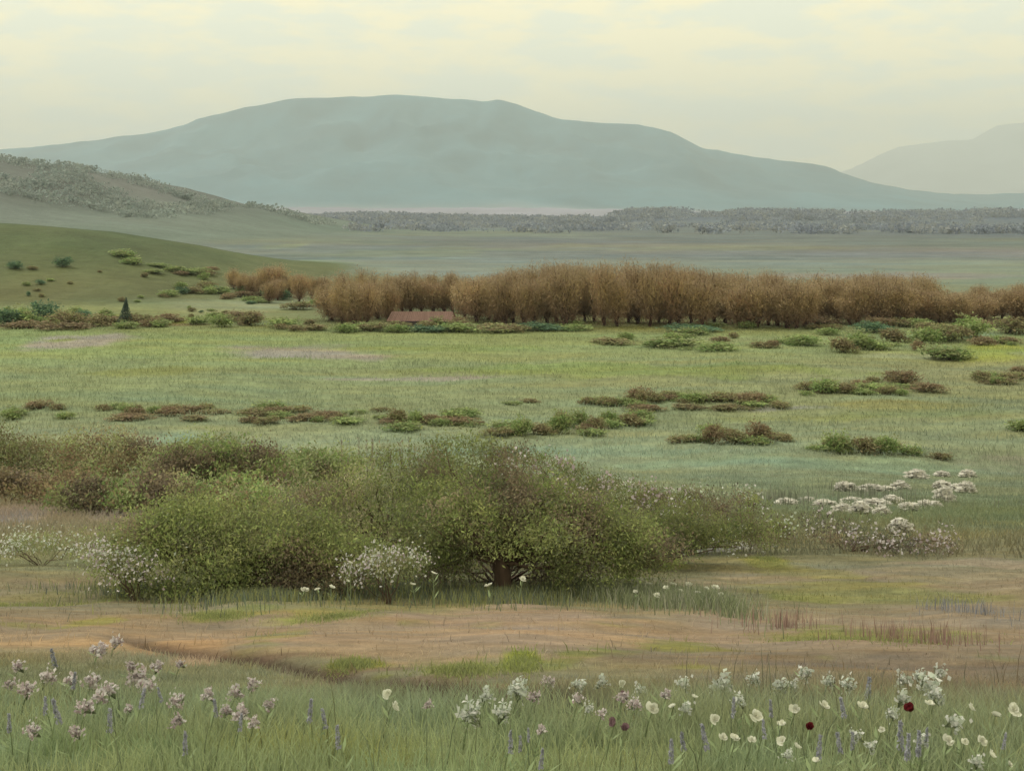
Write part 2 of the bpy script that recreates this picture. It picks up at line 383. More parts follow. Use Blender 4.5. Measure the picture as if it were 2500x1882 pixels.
mountain('mist_tinted_foothills', 5300, MB, 900, -13, 160, (.18, .18, .25), (-350, 1380), .05)  # low ridge whose pale lilac colour stands in for a strip of mist

# ------------------------------------------------------------------ words for labels
ORD = ['first', 'second', 'third', 'fourth', 'fifth', 'sixth', 'seventh', 'eighth', 'ninth', 'tenth', 'eleventh', 'twelfth', 'thirteenth', 'fourteenth', 'fifteenth', 'sixteenth', 'seventeenth', 'eighteenth', 'nineteenth', 'twentieth']
NUM = ['one', 'two', 'three', 'four', 'five', 'six', 'seven', 'eight', 'nine', 'ten', 'eleven', 'twelve', 'thirteen', 'fourteen', 'fifteen', 'sixteen', 'seventeen', 'eighteen', 'nineteen', 'twenty']
def plural(s):
    w = s.split(); 
    w[-1] = w[-1]+('es' if w[-1].endswith(('sh', 'ch', 's')) else 's'); return ' '.join(w)
def name_all(items, solo=''):
    """items: (object, px, noun phrase, place phrase). Every label singles out one of them by its rank from the left in its place."""
    cells = {}
    for it in items: cells.setdefault((it[2], it[3]), []).append(it)
    for (noun, place), L in cells.items():
        L.sort(key=lambda i: i[1]); n = len(L)
        for k, it in enumerate(L):
            if n == 1: t = f'{noun} alone of its kind {place}'
            elif n == 2: t = f'{("left" if k == 0 else "right")} one of two {plural(noun)} {place}'
            elif k == 0: t = f'leftmost of {NUM[n-1]} {plural(noun)} {place}'
            elif k == n-1: t = f'rightmost of {NUM[n-1]} {plural(noun)} {place}'
            else: t = f'{ORD[k]} of {NUM[n-1]} {plural(noun)}, left to right, {place}'
            if len(t.split()) > 16: t = f'{ORD[k]} of {NUM[n-1]} {plural(noun)} {place}'
            it[0]['label'] = t
            if len(t.split()) > 16: print('LONG LABEL', t)

# ------------------------------------------------------------------ brown bare trees of the tree line
BR = [c*np.array([2.7, 2.45, 2.0]) for c in (A(120, 104, 68, 1.25), A(112, 96, 66, 1.2), A(120, 108, 72, 1.25), A(116, 100, 76, 1.25), A(114, 90, 66, 1.2), A(122, 108, 82, 1.3))]
def bare_tree(k):
    """6.5 m tall: stems fan upward, crown of fine upright twigs"""
    b = Buf(); tw = Buf()
    v, f = limb((0, 0, -.3), (rng.normal()*.15, rng.normal()*.15, 2.4), .16, .09, .1); b.add(v, f, A(92, 66, 54, 1))
    Hh = 6.2+rng.random()*.8; Wd = 1.15+.4*rng.random()
    tips = []
    for i in range(16):
        a = rng.random()*6.28; r = Wd*math.sqrt(rng.random()); h0 = .3+rng.random()*1.2
        top = np.array([r*math.cos(a), r*math.sin(a), Hh*(1-.28*(r/Wd)**2)*(.78+.22*rng.random())])
        v, f = limb((r*.15*math.cos(a), r*.15*math.sin(a), h0), top, .05, .012, .08, 6, 4); b.add(v, f, A(104, 76, 58, 1)*(.8+.4*rng.random())); tips.append((np.array([r*.15*math.cos(a), r*.15*math.sin(a), h0]), top))
    for p, q in tips:
        n = 400; t = rng.random(n)**.85
        cen = p+(q-p)*t[:, None]+rng.normal(size=(n, 3))*np.array([.42, .42, .36])
        cen[:, 2] = np.maximum(cen[:, 2], .15)
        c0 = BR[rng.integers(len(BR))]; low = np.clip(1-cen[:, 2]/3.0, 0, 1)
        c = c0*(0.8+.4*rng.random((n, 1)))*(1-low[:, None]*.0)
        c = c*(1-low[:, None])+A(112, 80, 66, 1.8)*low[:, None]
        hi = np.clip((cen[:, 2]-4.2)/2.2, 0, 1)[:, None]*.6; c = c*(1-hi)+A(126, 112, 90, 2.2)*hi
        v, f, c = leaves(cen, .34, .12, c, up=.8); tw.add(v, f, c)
    return b, tw
protos = []
for k in range(6):
    b, tw = bare_tree(k)
    e = bpy.data.objects.new('bare_tree', None)
    t = b.build('trunk', M_twig, None, link=False); c = tw.build('crown', M_twig, None, link=False)
    protos.append((t, c))
def put_tree(proto, name, loc, sx, sz, rz):
    e = empty(name, loc, rz); e.scale = (sx, sx, sz)
    for o in proto:
        c = o.copy(); c.parent = e; col.objects.link(c)
    return e
tl = [(575,560),(595,556),(630,585),(655,558),(672,580),(700,600),(740,582),(800,574),(850,578),(900,582),(960,584),(1010,590),(1060,580),(1150,568),(1270,560),(1400,562),(1500,568),(1560,576),(1620,574),(1700,588),(1800,586),(1900,582),(1940,588),(2000,592),(2040,618),(2080,628),(2120,615),(2212,604),(2300,600)]
bl = [(575,675),(660,690),(760,700),(900,690),(1000,692),(1100,700),(1300,702),(1500,704),(1700,708),(1800,704),(1900,698),(2100,695),(2300,695)]
def zone_tree(px):
    z = [(310, "at the tree line's left end"), (372, 'left of the red roof'), (452, 'beside or behind the red roof'), (520, "under the mountain's summit"), (590, "under the mountain's right shoulder"),
         (650, "under the long step of the mountain"), (710, "under the mountain's steep right drop"), (780, "under the mountain's right tail"), (850, 'under the mountain saddle'), (930, 'right of the mountain saddle'), (2000, "at the picture's right edge")]
    for a, b in z:
        if px < a: return b
items = []
pxs = [(q, 2) for q in np.linspace(505, 600, 6)]
p = 574
while p < 2235:
    pxs.append((p, 0)); p += rng.uniform(17, 28)
p = 700
while p < 2235:
    pxs.append((p, 1)); p += rng.uniform(26, 42)
for (p, rowk) in pxs:
    px = p*S; top = np.interp(p, [a for a, _ in tl], [b for _, b in tl])+rng.uniform(-6, 8); bs = np.interp(p, [a for a, _ in bl], [b for _, b in bl])+rng.uniform(-9, 3)
    if rowk == 0:
        x, y, z = at(px, bs*S)
        y *= 1.0
    else:
        x, y, z = at(px, (bs-16-rng.uniform(0, 14))*S)
    if p < 700 and rowk == 0:
        x, y, z = at(px, (648+rng.uniform(-8, 4))*S)
    if 860 < p < 1000 and rowk == 0: x, y, z = at(px, 674*S)
    ht = (zrow(top*S, y)-z)
    if rowk == 0: ht *= rng.uniform(.74, 1.03)
    if rowk == 2:
        x, y, z = at(px, (604+(p-425)*.24+rng.uniform(0, 14))*S); ht = rng.uniform(2.0, 3.4)
    ht = min(max(ht, 2.0), 9)
    if p < 700 and ht < 3: ht = 3.2
    wd = rng.uniform(.9, 1.5)
    e = put_tree(protos[rng.integers(6)], 'bare_tree', (x, y, z), wd*(1.0 if p > 700 else .8), ht/6.6, rng.random()*6.28)
    tag(e, None, 'tree', 'brown leafless trees of the tree line across the valley')
    items.append((e, px, ('front row tree', 'back row tree', 'low brown tree')[rowk], zone_tree(px) if rowk < 2 else "on the hillside, left of the tree line"))
def plural(s):
    if ' of ' in s:
        a, b = s.split(' of ', 1); return plural(a)+' of '+b
    w = s.split(); w[-1] = w[-1]+('es' if w[-1].endswith(('sh', 'ch', 's')) else 's'); return ' '.join(w)
name_all(items)

# ------------------------------------------------------------------ leafy shrubs
def shrub_bufs(lobes, nclump, nleaf, size, cols, asp=.45, up=.3, spread=.16, stems=8, stemr=.02, root=(0, 0, 0), flat=.0, low=.12, patchy=0, clear=False):
    """lobes: (x,y,z,rx,ry,rz). Clumps of leaves on and inside the lobes, stems reaching to them."""
    fo = Buf(); st = Buf()
    if len(lobes) > 0 and patchy:
        ex = []
        for l in lobes:
            for q in range(9):
                d = unit(rng.normal(size=3)); d[2] = abs(d[2])*.9; rr = rng.uniform(.16, .34); m_ = (l[3]*l[4]*l[5])**(1/3)
                ex.append((l[0]+d[0]*l[3]*.85, l[1]+d[1]*l[4]*.85, l[2]+d[2]*l[5]*.85, m_*rr*1.3, m_*rr*1.3, m_*rr))
        lobes = list(lobes)+ex
    po = rng.random(3)*50
    w = np.array([l[3]*l[4]*l[5] for l in lobes])**.7; w /= w.sum()
    cc = []
    for i in range(nclump):
        l = lobes[rng.choice(len(lobes), p=w)]
        d = unit(rng.normal(size=3)); d[2] = abs(d[2])*1.0 if rng.random() < .75 else d[2]*.5
        rr = (.62+.42*rng.random()) if rng.random() < .8 else rng.random()
        p = np.array(l[:3])+d*rr*np.array(l[3:])
        if clear and abs(p[0]) < .19 and p[2] < .42 and p[1] < .2: continue
        if p[2] < low: p[2] = low+rng.random()*.25*abs(l[5])
        cc.append(p)
        c = cols[rng.integers(len(cols))]*(.78+.44*rng.random())
        if patchy:
            q = fbm(np.array([p[0]/patchy*1.1+po[0]]), np.array([(p[2]*1.3+p[1])/patchy*1.1+po[1]]), 301, 3)[0]
            if q > .63: c = BRN[rng.integers(3)]*(.8+.4*rng.random())
            elif q < .36 and rng.random() < .55: continue
            q2 = fbm(np.array([p[0]/patchy*.5+po[2]]), np.array([p[2]/patchy*.7+po[1]]), 303, 2)[0]; c = c*(.72+.56*q2)
        n = max(4, int(nleaf*(.5+1.0*rng.random())))
        sp = spread*(.6+.8*rng.random())
        cen = p+rng.normal(size=(n, 3))*np.array([sp, sp, sp*.75])
        cen[:, 2] = np.maximum(cen[:, 2], .01)
        v, f, c_ = leaves(cen, size, asp, c*(.8+.4*rng.random((n, 1))), up); fo.add(v, f, c_)
    for i in range(stems):
        p = cc[rng.integers(len(cc))]
        v, f = limb(root, p, stemr*(.7+.6*rng.random()), stemr*.2, .18, 6, 5); st.add(v, f, A(84, 66, 54, .9))
    return fo, st, cc
BRN = [A(104, 90, 66, 2.6), A(92, 80, 62, 2.4), A(110, 98, 70, 2.8)]
G_ = [np.array([1.6, 1.75, 1.4])*_c for _c in [A(104, 116, 66, 1.7), A(116, 122, 70, 1.7), A(96, 112, 64, 1.6), A(122, 126, 84, 1.6), A(108, 104, 70, 1.6)]]
B_ = [np.array([1.6, 1.7, 1.35])*_c for _c in [A(116, 106, 76, 1.6), A(108, 92, 68, 1.6), A(112, 112, 74, 1.6), A(100, 84, 64, 1.5)]]
R_ = [np.array([1.6, 1.6, 1.35])*_c for _c in [A(114, 98, 74, 1.6), A(102, 82, 64, 1.6), A(112, 104, 72, 1.6)]]
D_ = [1.7*_c for _c in [A(72, 98, 70, 1.5), A(64, 88, 62, 1.5), A(84, 108, 66, 1.5)]]
O_ = [np.array([1.8, 1.9, 1.5])*_c for _c in [A(114, 118, 76, 1.6), A(120, 120, 90, 1.6), A(108, 108, 70, 1.6), A(124, 116, 92, 1.6)]]
small = {}
for key, cols in (('g', G_), ('b', B_), ('r', R_), ('D', D_)):
    small[key] = []
    for k in range(3):
        # unit shrub: about 1 m wide, 1 m high
        lob = [(rng.uniform(-.28, .28), rng.uniform(-.2, .2), rng.uniform(.15, .45), .26, .3, .42) for _ in range(5)]
        fo, st, cc = shrub_bufs(lob, 110, 14, .085, cols, .5, .4, .08, 5, .015, low=.03)
        small[key].append((fo.build('foliage', M_leaf, None, link=False), st.build('branches', M_bark if False else M_twig, None, link=False)))
SH = [(948,703,30,24,'g'),(862,705,40,16,'b'),(985,702,36,26,'b'),(100,880,65,24,'r'),(30,905,40,30,'g'),(240,886,60,22,'b'),(330,888,90,18,'b'),(430,892,80,18,'r'),(560,912,60,22,'r'),(610,890,80,24,'g'),(720,905,60,20,'r'),(800,892,70,18,'g'),
 (885,912,60,34,'b'),(950,912,85,32,'b'),(1035,915,25,10,'b'),(1095,940,75,26,'b'),(1170,936,110,55,'g'),(1250,925,100,42,'b'),(1285,870,60,25,'b'),(1350,875,90,36,'b'),(1400,865,60,35,'r'),(1330,918,80,32,'g'),
 (1390,905,50,28,'g'),(1460,862,60,22,'b'),(1500,868,40,30,'g'),(1570,865,40,25,'b'),(1625,870,50,32,'r'),(1660,868,50,22,'g'),(1500,952,80,28,'b'),(1590,957,110,50,'r'),(1660,945,60,20,'r'),(1545,940,70,30,'g'),
 (1790,962,18,20,'r'),(1860,977,120,52,'g'),(1925,968,40,22,'b'),(1970,982,40,26,'g'),(2030,990,40,20,'b'),(1790,845,110,40,'b'),(1870,830,60,25,'r'),(1950,827,50,38,'r'),(1910,852,90,25,'g'),(1760,850,60,18,'g'),(2140,826,64,32,'b'),(2185,820,44,22,'b'),
 (2205,802,30,15,'r'),(2198,928,44,30,'g'),(1130,870,60,12,'g'),
 (1440,746,110,22,'g'),(1330,742,90,18,'b'),(1560,756,90,24,'g'),(1640,748,60,16,'b'),(1820,760,56,44,'b'),(1870,754,64,45,'g'),(1930,738,60,40,'b'),(1990,740,60,44,'g'),(2055,735,70,46,'b'),(2110,728,64,56,'g'),(2180,720,70,50,'b'),
 (1980,756,26,28,'r'),(2050,776,90,36,'g'),(1720,742,80,26,'g'),(2120,745,50,24,'r'),(1890,718,60,30,'D'),(1780,722,50,20,'g'),(1500,716,90,20,'D'),
 (680,712,60,18,'b'),(740,716,60,24,'g'),(800,714,60,22,'b'),(540,702,60,42,'b'),(485,706,50,36,'g'),(600,706,70,28,'g'),(640,714,44,18,'b'),(850,716,60,22,'g'),(920,716,80,18,'D'),(1000,716,90,24,'g'),(1090,716,90,24,'b'),(1170,713,80,20,'D'),(1250,712,70,18,'g'),
 (10,702,56,46,'D'),(50,700,60,44,'g'),(98,692,54,52,'D'),(150,702,64,40,'b'),(215,703,60,34,'b'),(60,708,80,20,'r'),(140,710,90,18,'r'),(180,692,40,30,'D'),(300,700,60,30,'b'),(420,700,50,24,'g'),
 (30,580,28,22,'D'),(135,576,30,28,'D'),(88,614,16,14,'D'),(395,634,24,20,'D'),(430,628,14,10,'r'),(470,632,22,20,'D'),(530,634,30,26,'D'),(585,644,36,40,'D'),(556,632,36,28,'g'),(612,646,30,26,'D'),(262,650,20,14,'b'),
 (700,660,50,24,'g'),(640,668,50,22,'b'),(760,690,60,34,'g'),(840,684,44,26,'g'),(1000,676,36,30,'g')]
NOUN = {'g': 'green shrub', 'b': 'olive shrub', 'r': 'brown shrub', 'D': 'dark green shrub'}
def zone_sh(x, y):
    if y < 650*1.0 and x < 660: return 'high on the green hillside' if y < 605 else 'on the green hillside' if x < 380 else 'on the hillside, beside the brown trees'
    if y < 695 and x < 500: return 'low on the green hillside'
    if y < 722:
        if x < 330: return 'at the green hill foot, left'
        if x < 760: return 'at the hill foot near the trees'
        if x < 1300: return 'before the trees around the red roof'
        return 'before the tree line, right'
    if y < 780 and x < 1700: return 'in rough pasture, right of centre'
    if y < 780: return 'in rough pasture under the trees' if x < 1850 else 'in rough pasture at far right'
    if x < 480: return 'in the meadow above the left thickets'
    if x < 850: return 'in the meadow, left of centre'
    if x < 1210: return 'in the meadow above the trunked bush'
    if x < 1480: return 'in the meadow, right of centre'
    if x < 1740: return 'in the middle of the right-hand meadow'
    if y > 940: return 'above the white blossom clumps'
    return "at the meadow's right side, higher up"
items = []
SH2 = []
for (x0, y0, w, h, k) in SH:
    if w >= 60 and 780 < y0 < 1000:
        n_ = 2 if w < 90 else 3
        for q in range(n_): SH2.append((x0+w*1.15*((q+.5)/n_-.5)+rng.uniform(-5, 5), y0+rng.uniform(-5, 3), w/n_*rng.uniform(.8, 1.3), h*rng.uniform(.6, 1.15), k if q != 1 else {'r': 'b', 'b': 'g', 'g': 'b', 'D': 'g'}[k]))
    else: SH2.append((x0, y0, w, h, k))
for i in range(46):       # scrub of the green hillside and below the trees
    if i < 26: q = rng.uniform(0, 560); SH2.append((q, rng.uniform(560+q*.09, 690), rng.uniform(8, 22), rng.uniform(6, 14), 'gbgD'[rng.integers(4)]))
    else: q = rng.uniform(600, 2200); SH2.append((q, rng.uniform(700, 712), rng.uniform(30, 70), rng.uniform(12, 26), 'gbrg'[rng.integers(4)]))
for (L_, n_) in (([(0, 690), (300, 694), (560, 690)], 28), ([(330, 640), (450, 628), (600, 650)], 16), ([(250, 560), (420, 590), (570, 615)], 12), ([(0, 900), (400, 893), (700, 905), (1000, 912), (1250, 930)], 30), ([(1250, 876), (1660, 868), (1800, 845), (2000, 830), (2212, 815)], 22), ([(1150, 930), (1400, 915), (1600, 950), (1950, 975)], 10), ([(1300, 740), (1700, 745), (2200, 735)], 20)):
    for j in range(n_):
        q = L_[0][0]+(L_[-1][0]-L_[0][0])*rng.random()
        SH2.append((q, np.interp(q, [a for a, _ in L_], [b for _, b in L_])+rng.normal()*8, rng.uniform(22, 60), rng.uniform(9, 24), 'gbgrg'[rng.integers(5)]))
for (x0, y0, w, h, k) in SH2:
    x, y, z = at(x0*S, y0*S)
    m = small[k][rng.integers(3)]
    e = empty('shrub', (x, y, z-.03), rng.random()*6.28)
    ws = w*S*y/F*(1.65 if 780 < y0 < 1000 else 1.3); hs = h*S*y/F*1.05
    e.scale = (ws, ws, hs); e.rotation_euler = (0, 0, rng.choice([0, math.pi])+rng.normal()*.3)
    for o in m:
        c = o.copy(); c.parent = e; col.objects.link(c)
    tag(e, None, 'shrub', 'scattered shrubs of the valley'); items.append((e, x0*S, NOUN[k], zone_sh(x0, y0)))
name_all(items)

# one pointed conifer at the foot of the green hill
x, y, z = at(270*S, 702*S)
e = empty('conifer', (x, y, z)); tag(e, 'small dark pointed conifer at the foot of the green hill', 'tree')
b = Buf(); v, f = limb((0, 0, -.1), (0, 0, 2.6), .07, .015, .03); b.add(v, f, A(80, 62, 50)); b.build('trunk', M_twig, e)
c_ = Buf(); n = 2600; hh_ = rng.random(n)**1.3; rr = (1-hh_)*.95*np.sqrt(rng.random(n)); aa = rng.random(n)*6.28
cen = np.stack([rr*np.cos(aa)+.12*hh_, rr*np.sin(aa), .3+hh_*2.5-rr*.25], -1)
v, f, c0 = leaves(cen, .16, .3, A(70, 92, 76, 1.4)*(.7+.6*rng.random((n, 1))), .0); c_.add(v, f, c0); c_.build('crown', M_leaf, e)

# low barn with a terracotta roof among the trees
def box(b, x0, x1, y0, y1, z0, z1, c):
    v = [(x0, y0, z0), (x1, y0, z0), (x1, y1, z0), (x0, y1, z0), (x0, y0, z1), (x1, y0, z1), (x1, y1, z1), (x0, y1, z1)]
    b.add(v, [(0, 3, 2, 1), (4, 5, 6, 7), (0, 1, 5, 4), (1, 2, 6, 5), (2, 3, 7, 6), (3, 0, 4, 7)], c)
x, y, z = at(421*1.0, 325.5)
e = empty('barn', (x, y, z), .02); tag(e, 'low barn with a terracotta roof half hidden under the brown trees', 'barn')
b = Buf(); box(b, -3.2, 3.2, 0, 4.4, -.4, .55, A(96, 80, 74)); b.build('wall', M_soil, e)
b = Buf(); box(b, -.5, .5, -.03, -.003, -.3, .48, A(62, 50, 44)); b.build('door', M_soil, e)
b = Buf()
for sgn in (0, 1):
    xs = np.linspace(-3.5, 3.5, 71)
    for i in range(70):
        zz = .035 if i % 2 else 0
        if sgn == 0: q = [(xs[i], -.35, .5+zz), (xs[i+1], -.35, .5+zz), (xs[i+1]*.9, 2.2, 1.3+zz), (xs[i]*.9, 2.2, 1.3+zz)]
        else: q = [(xs[i+1], 4.75, .5+zz), (xs[i], 4.75, .5+zz), (xs[i]*.9, 2.2, 1.3+zz), (xs[i+1]*.9, 2.2, 1.3+zz)]
        b.add(q, [(0, 1, 2, 3)], A(150, 112, 92, .85)*(.85+.3*rng.random()))
b.add([(-3.5, -.35, .5), (-3.5, 4.75, .5), (-3.15, 2.2, 1.3), (-3.15, 2.2, 1.3)], [(0, 1, 2, 3)], A(150, 100, 80)); b.add([(3.5, -.35, .5), (3.5, 4.75, .5), (3.15, 2.2, 1.3), (3.15, 2.2, 1.3)], [(0, 1, 2, 3)], A(150, 100, 80))
b.build('roof', M_soil, e)

# ------------------------------------------------------------------ far woods (uncountable masses)
def wood(name, label, pts, leafsize, cols, per=26):
    b = Buf()
    for (x, y, w, h) in pts:
        z = float(T(x, y)); n = per
        d = rng.normal(size=(n, 3)); d = unit(d)*(rng.random((n, 1))**.4)
        cen = np.array([x, y, z+h*.5])+d*np.array([w*.5, w*.5, h*.55])
        c = cols[rng.integers(len(cols))]*(.85+.3*rng.random())
        v, f, cc = leaves(cen, leafsize*h, .8, c*(.85+.3*rng.random((n, 1))), .0); b.add(v, f, cc)
    o = b.build(name, M_leaf); tag(o, label, 'wood', None, 'stuff'); return o
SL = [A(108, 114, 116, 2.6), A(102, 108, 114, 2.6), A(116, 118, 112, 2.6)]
pts = []
for i in range(3600):
    px = rng.uniform(300, 1080); D = 2250+rng.uniform(-500, 60); x = xpx(px, D)
    if fbm(px*.02, D*.004, 81, 3) > .40+.14*float(smooth(2200, 1750, D)): pts.append((x, D, rng.uniform(14, 34), rng.uniform(6, 11)))
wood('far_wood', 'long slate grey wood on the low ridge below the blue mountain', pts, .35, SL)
pts = []
for i in range(5200):
    D = rng.uniform(850, 2150); px = rng.uniform(330, 1080); x = xpx(px, D)
    if fbm(px*.012+4, D*.008, 83, 3) > .50+.11*float(smooth(1900, 900, D)): pts.append((x, D, rng.uniform(8, 22), rng.uniform(3.5, 7)))
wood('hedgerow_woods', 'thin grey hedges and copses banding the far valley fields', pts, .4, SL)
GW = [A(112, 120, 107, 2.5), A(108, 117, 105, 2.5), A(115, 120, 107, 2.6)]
pts = []
for i in range(1500):
    D = rng.uniform(620, 930); px = rng.uniform(-60, 330); x = xpx(px, D)
    z = float(T(x, D)); fr = fbm(x*.02, D*.015, 85, 3)
    if (D > 870 and fr > .36) or fr > .56: pts.append((x, D, rng.uniform(7, 17), rng.uniform(1.5, 5)))
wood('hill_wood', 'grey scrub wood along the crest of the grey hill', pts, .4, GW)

# ------------------------------------------------------------------ big shrubs of the fore and middle ground
def P3(px, row, D, dz=0): return np.array([xpx(px, D), D+dz, zrow(row, D)])
def big(name, label, cat, base_px, base_row, lobes, nclump, nleaf, size, cols, asp=.35, up=.5, spread=.1, stems=14, stemr=.02, group=None, trunk=None, blossom=None, depth=.8, low=.05):
    """lobes in 2212 picture units: (cx, cy, rx, ry, depth offset)"""
    x, y, z = at(base_px*S, base_row*S)
    e = empty(name, (x, y, z)); tag(e, label, cat, group)
    k = S*y/F; L = []
    for (cx, cy, rx, ry, dz) in lobes:
        L.append(((cx-base_px)*k, dz, (base_row-cy)*k+dz*.02, rx*k, rx*k*depth, ry*k))
    root = (0, 0, -.03)
    if trunk: root = (0, 0, trunk[0])
    fo, st, cc = shrub_bufs(L, nclump, nleaf, size, cols, asp, up, spread, stems, stemr, root, low=low, patchy=90*k, clear=bool(trunk))
    # keep the leaves above the sloping ground
    if trunk:
        v, f = tube([(0.02, 0, -.15), (0, 0, .02), (.015, 0, trunk[0]*.5), (0, 0, trunk[0]), (-.03, .02, trunk[0]*1.5)], [trunk[1]*1.35, trunk[1]*1.15, trunk[1], trunk[1]*1.02, trunk[1]*.55], 12)
        b = Buf(); b.add(v, f, A(84, 62, 52)); b.build('trunk', M_bark, e)
    st.build('branches', M_bark, e); fo.build('foliage', M_leaf, e)
    if blossom:
        n, sz, cl = blossom; bb = Buf()
        pick = [cc[i] for i in rng.integers(0, len(cc), n)]
        for p in pick:
            m = 14; cen = p+rng.normal(size=(m, 3))*spread*1.1; cen[:, 1] -= spread*1.6; cen[:, 2] = np.maximum(cen[:, 2]+spread*.4, .03)
            v, f, c_ = leaves(cen, sz, .8, cl[rng.integers(len(cl))]*(.85+.3*rng.random((m, 1))), .0); bb.add(v, f, c_)
        bb.build('blossom', M_petal, e)
    return e
F1 = [np.array([1.42, 1.42, 1.2])*_c for _c in [A(110, 118, 66, 1.75), A(100, 112, 60, 1.7), A(120, 124, 72, 1.75), A(104, 104, 68, 1.6), A(96, 100, 72, 1.6)]]
F2 = F1+[A(124, 116, 84, 3)]
WH = [A(206, 204, 186, 1.7), A(200, 194, 180, 1.6), A(190, 198, 166, 1.6)]
PK = [A(196, 180, 174, 1.6), A(206, 194, 186, 1.7), A(186, 164, 162, 1.5)]
YW = [A(184, 184, 146, 1.6), A(176, 170, 136, 1.5)]
# the dark-trunked bush in the middle
big('bush_tree', 'broad round bush with a short dark trunk beside the dirt track', 'bush', 1083, 1280,
    [(1090,1150,230,80,0),(960,1130,150,80,.1),(1230,1165,190,75,.1),(1060,1090,170,55,.35),(1330,1180,100,60,.0),(930,1190,100,60,-.1),(1390,1190,90,50,0),(1270,1225,110,50,-.15),(960,1215,70,50,-.1),(1380,1230,60,40,0),(1000,1010,100,40,.5)],
    1500, 46, .034, F1, .36, .4, .09, 46, .022, trunk=(.30, .085), depth=.75, low=.22)
big('bush', 'wide low green dome bush left of the dark-trunked bush', 'bush', 470, 1290,
    [(470,1180,220,85,0),(350,1190,150,75,0),(590,1190,150,80,.1),(700,1210,110,60,.0),(420,1130,110,40,.2),(780,1225,110,60,-.1),(470,1240,220,50,-.1),(640,1245,160,45,-.1),(290,1230,80,45,0)],
    1400, 46, .034, F1, .36, .4, .095, 40, .018, depth=.7)
big('bush', 'olive bush with pale feathery top behind the dark-trunked bush', 'bush', 830, 1215,
    [(830,1090,190,85,0),(700,1120,120,70,0),(960,1080,130,70,.2),(870,1040,150,50,.3),(760,1150,180,60,0),(640,1130,80,50,0)],
    950, 40, .038, F2, .34, .5, .1, 30, .018, depth=.8)
big('bush', 'green bush with flower specks behind the trunk, reaching right', 'bush', 1240, 1180,
    [(1240,1090,130,60,0),(1330,1090,120,50,.1),(1150,1040,110,50,.2),(1420,1110,110,40,.1)],
    480, 34, .04, F2, .34, .7, .09, 26, .018, blossom=(40, .05, PK), depth=.8)
big('bush', 'slender twiggy bush top rising highest above the middle bushes', 'bush', 1085, 1150,
    [(1085,1010,60,40,0),(1060,985,36,30,0),(1120,990,44,26,.1),(1083,1070,60,50,0)],
    120, 22, .05, [A(112, 118, 82, 1.6), A(120, 124, 90, 1.6), A(104, 96, 76, 1.5)], .34, .7, .10, 24, .016, depth=.7)
big('bush', 'low dark bush tapering away to the right of the middle bushes', 'bush', 1480, 1195,
    [(1480,1140,150,50,0),(1620,1150,90,30,0),(1560,1110,110,30,.3),(1390,1160,100,50,0),(1560,1165,150,30,0)],
    480, 32, .036, F1+[A(104, 84, 74, 1.5)], .34, .7, .08, 20, .014, blossom=(24, .04, WH), depth=.9)
big('bush', 'low bush speckled with white and mauve, right of the track grass', 'bush', 1830, 1190,
    [(1800,1165,120,26,0),(1930,1180,110,20,0),(2030,1190,70,14,0)],
    150, 22, .045, [A(118, 122, 88, 1.5), A(112, 96, 86, 1.5), A(124, 128, 96, 1.5)], .34, .7, .09, 10, .012, blossom=(26, .045, PK), depth=1.2)
big('bush', 'dark brown twiggy growth behind and around the short trunk', 'bush', 1083, 1262,
    [(1040,1215,130,46,.4),(1160,1210,130,46,.4),(960,1225,70,40,-.3),(1240,1232,90,30,-.2)],
    420, 36, .034, [A(100, 84, 66, 2.2), A(92, 76, 62, 2.1), A(104, 100, 66, 2.4)], .34, .5, .09, 30, .012, depth=.35)
big('bush', 'dark green low foliage joining the bushes on the right side', 'bush', 1400, 1225,
    [(1330,1190,110,44,.1),(1440,1170,110,50,.1),(1540,1165,110,34,.2)],
    520, 38, .036, F1, .34, .4, .09, 20, .012, depth=.6)
# thickets at the left, further down the slope
for (lab, bpx, brow, lob, n, cl, bl_) in [
    ('olive thicket with a rusty base at the left edge of the picture', 60, 1070, [(60,1010,110,60,0),(-30,990,110,70,0),(130,1020,80,50,0)], 260, B_+O_, None),
    ('rounded reddish topped thicket at left, second from the edge', 215, 1075, [(215,1000,120,75,0),(260,1020,110,55,0),(160,1040,110,40,0)], 320, O_+R_, None),
    ('grey green dome thicket between the reddish thicket and feathery bush', 470, 1085, [(470,1010,130,70,0),(560,1030,110,50,0),(400,1040,90,45,0)], 380, O_+G_, (8, .09, [A(176, 128, 114)])),
    ('olive scrub filling the gap between the left thickets and the wide dome', 330, 1110, [(330,1075,120,40,0),(200,1080,90,34,0),(520,1080,120,34,0)], 240, O_+G_+R_, None),
    ('small pale green thicket just left of the feathery plumes', 640, 1075, [(640,1030,90,45,0),(700,1020,80,40,.4)], 200, G_+O_, None),
    ('dark red brown low scrub before the leftmost thickets', 150, 1090, [(150,1060,90,26,0),(60,1055,70,22,0),(0,1050,50,30,0)], 110, R_, None)]:
    big('thicket', lab, 'thicket', bpx, brow, lob, int(n*1.9), 36, .09, cl, .45, .4, .18, 14, .02, 'thickets on the left slope', blossom=bl_, depth=.9)
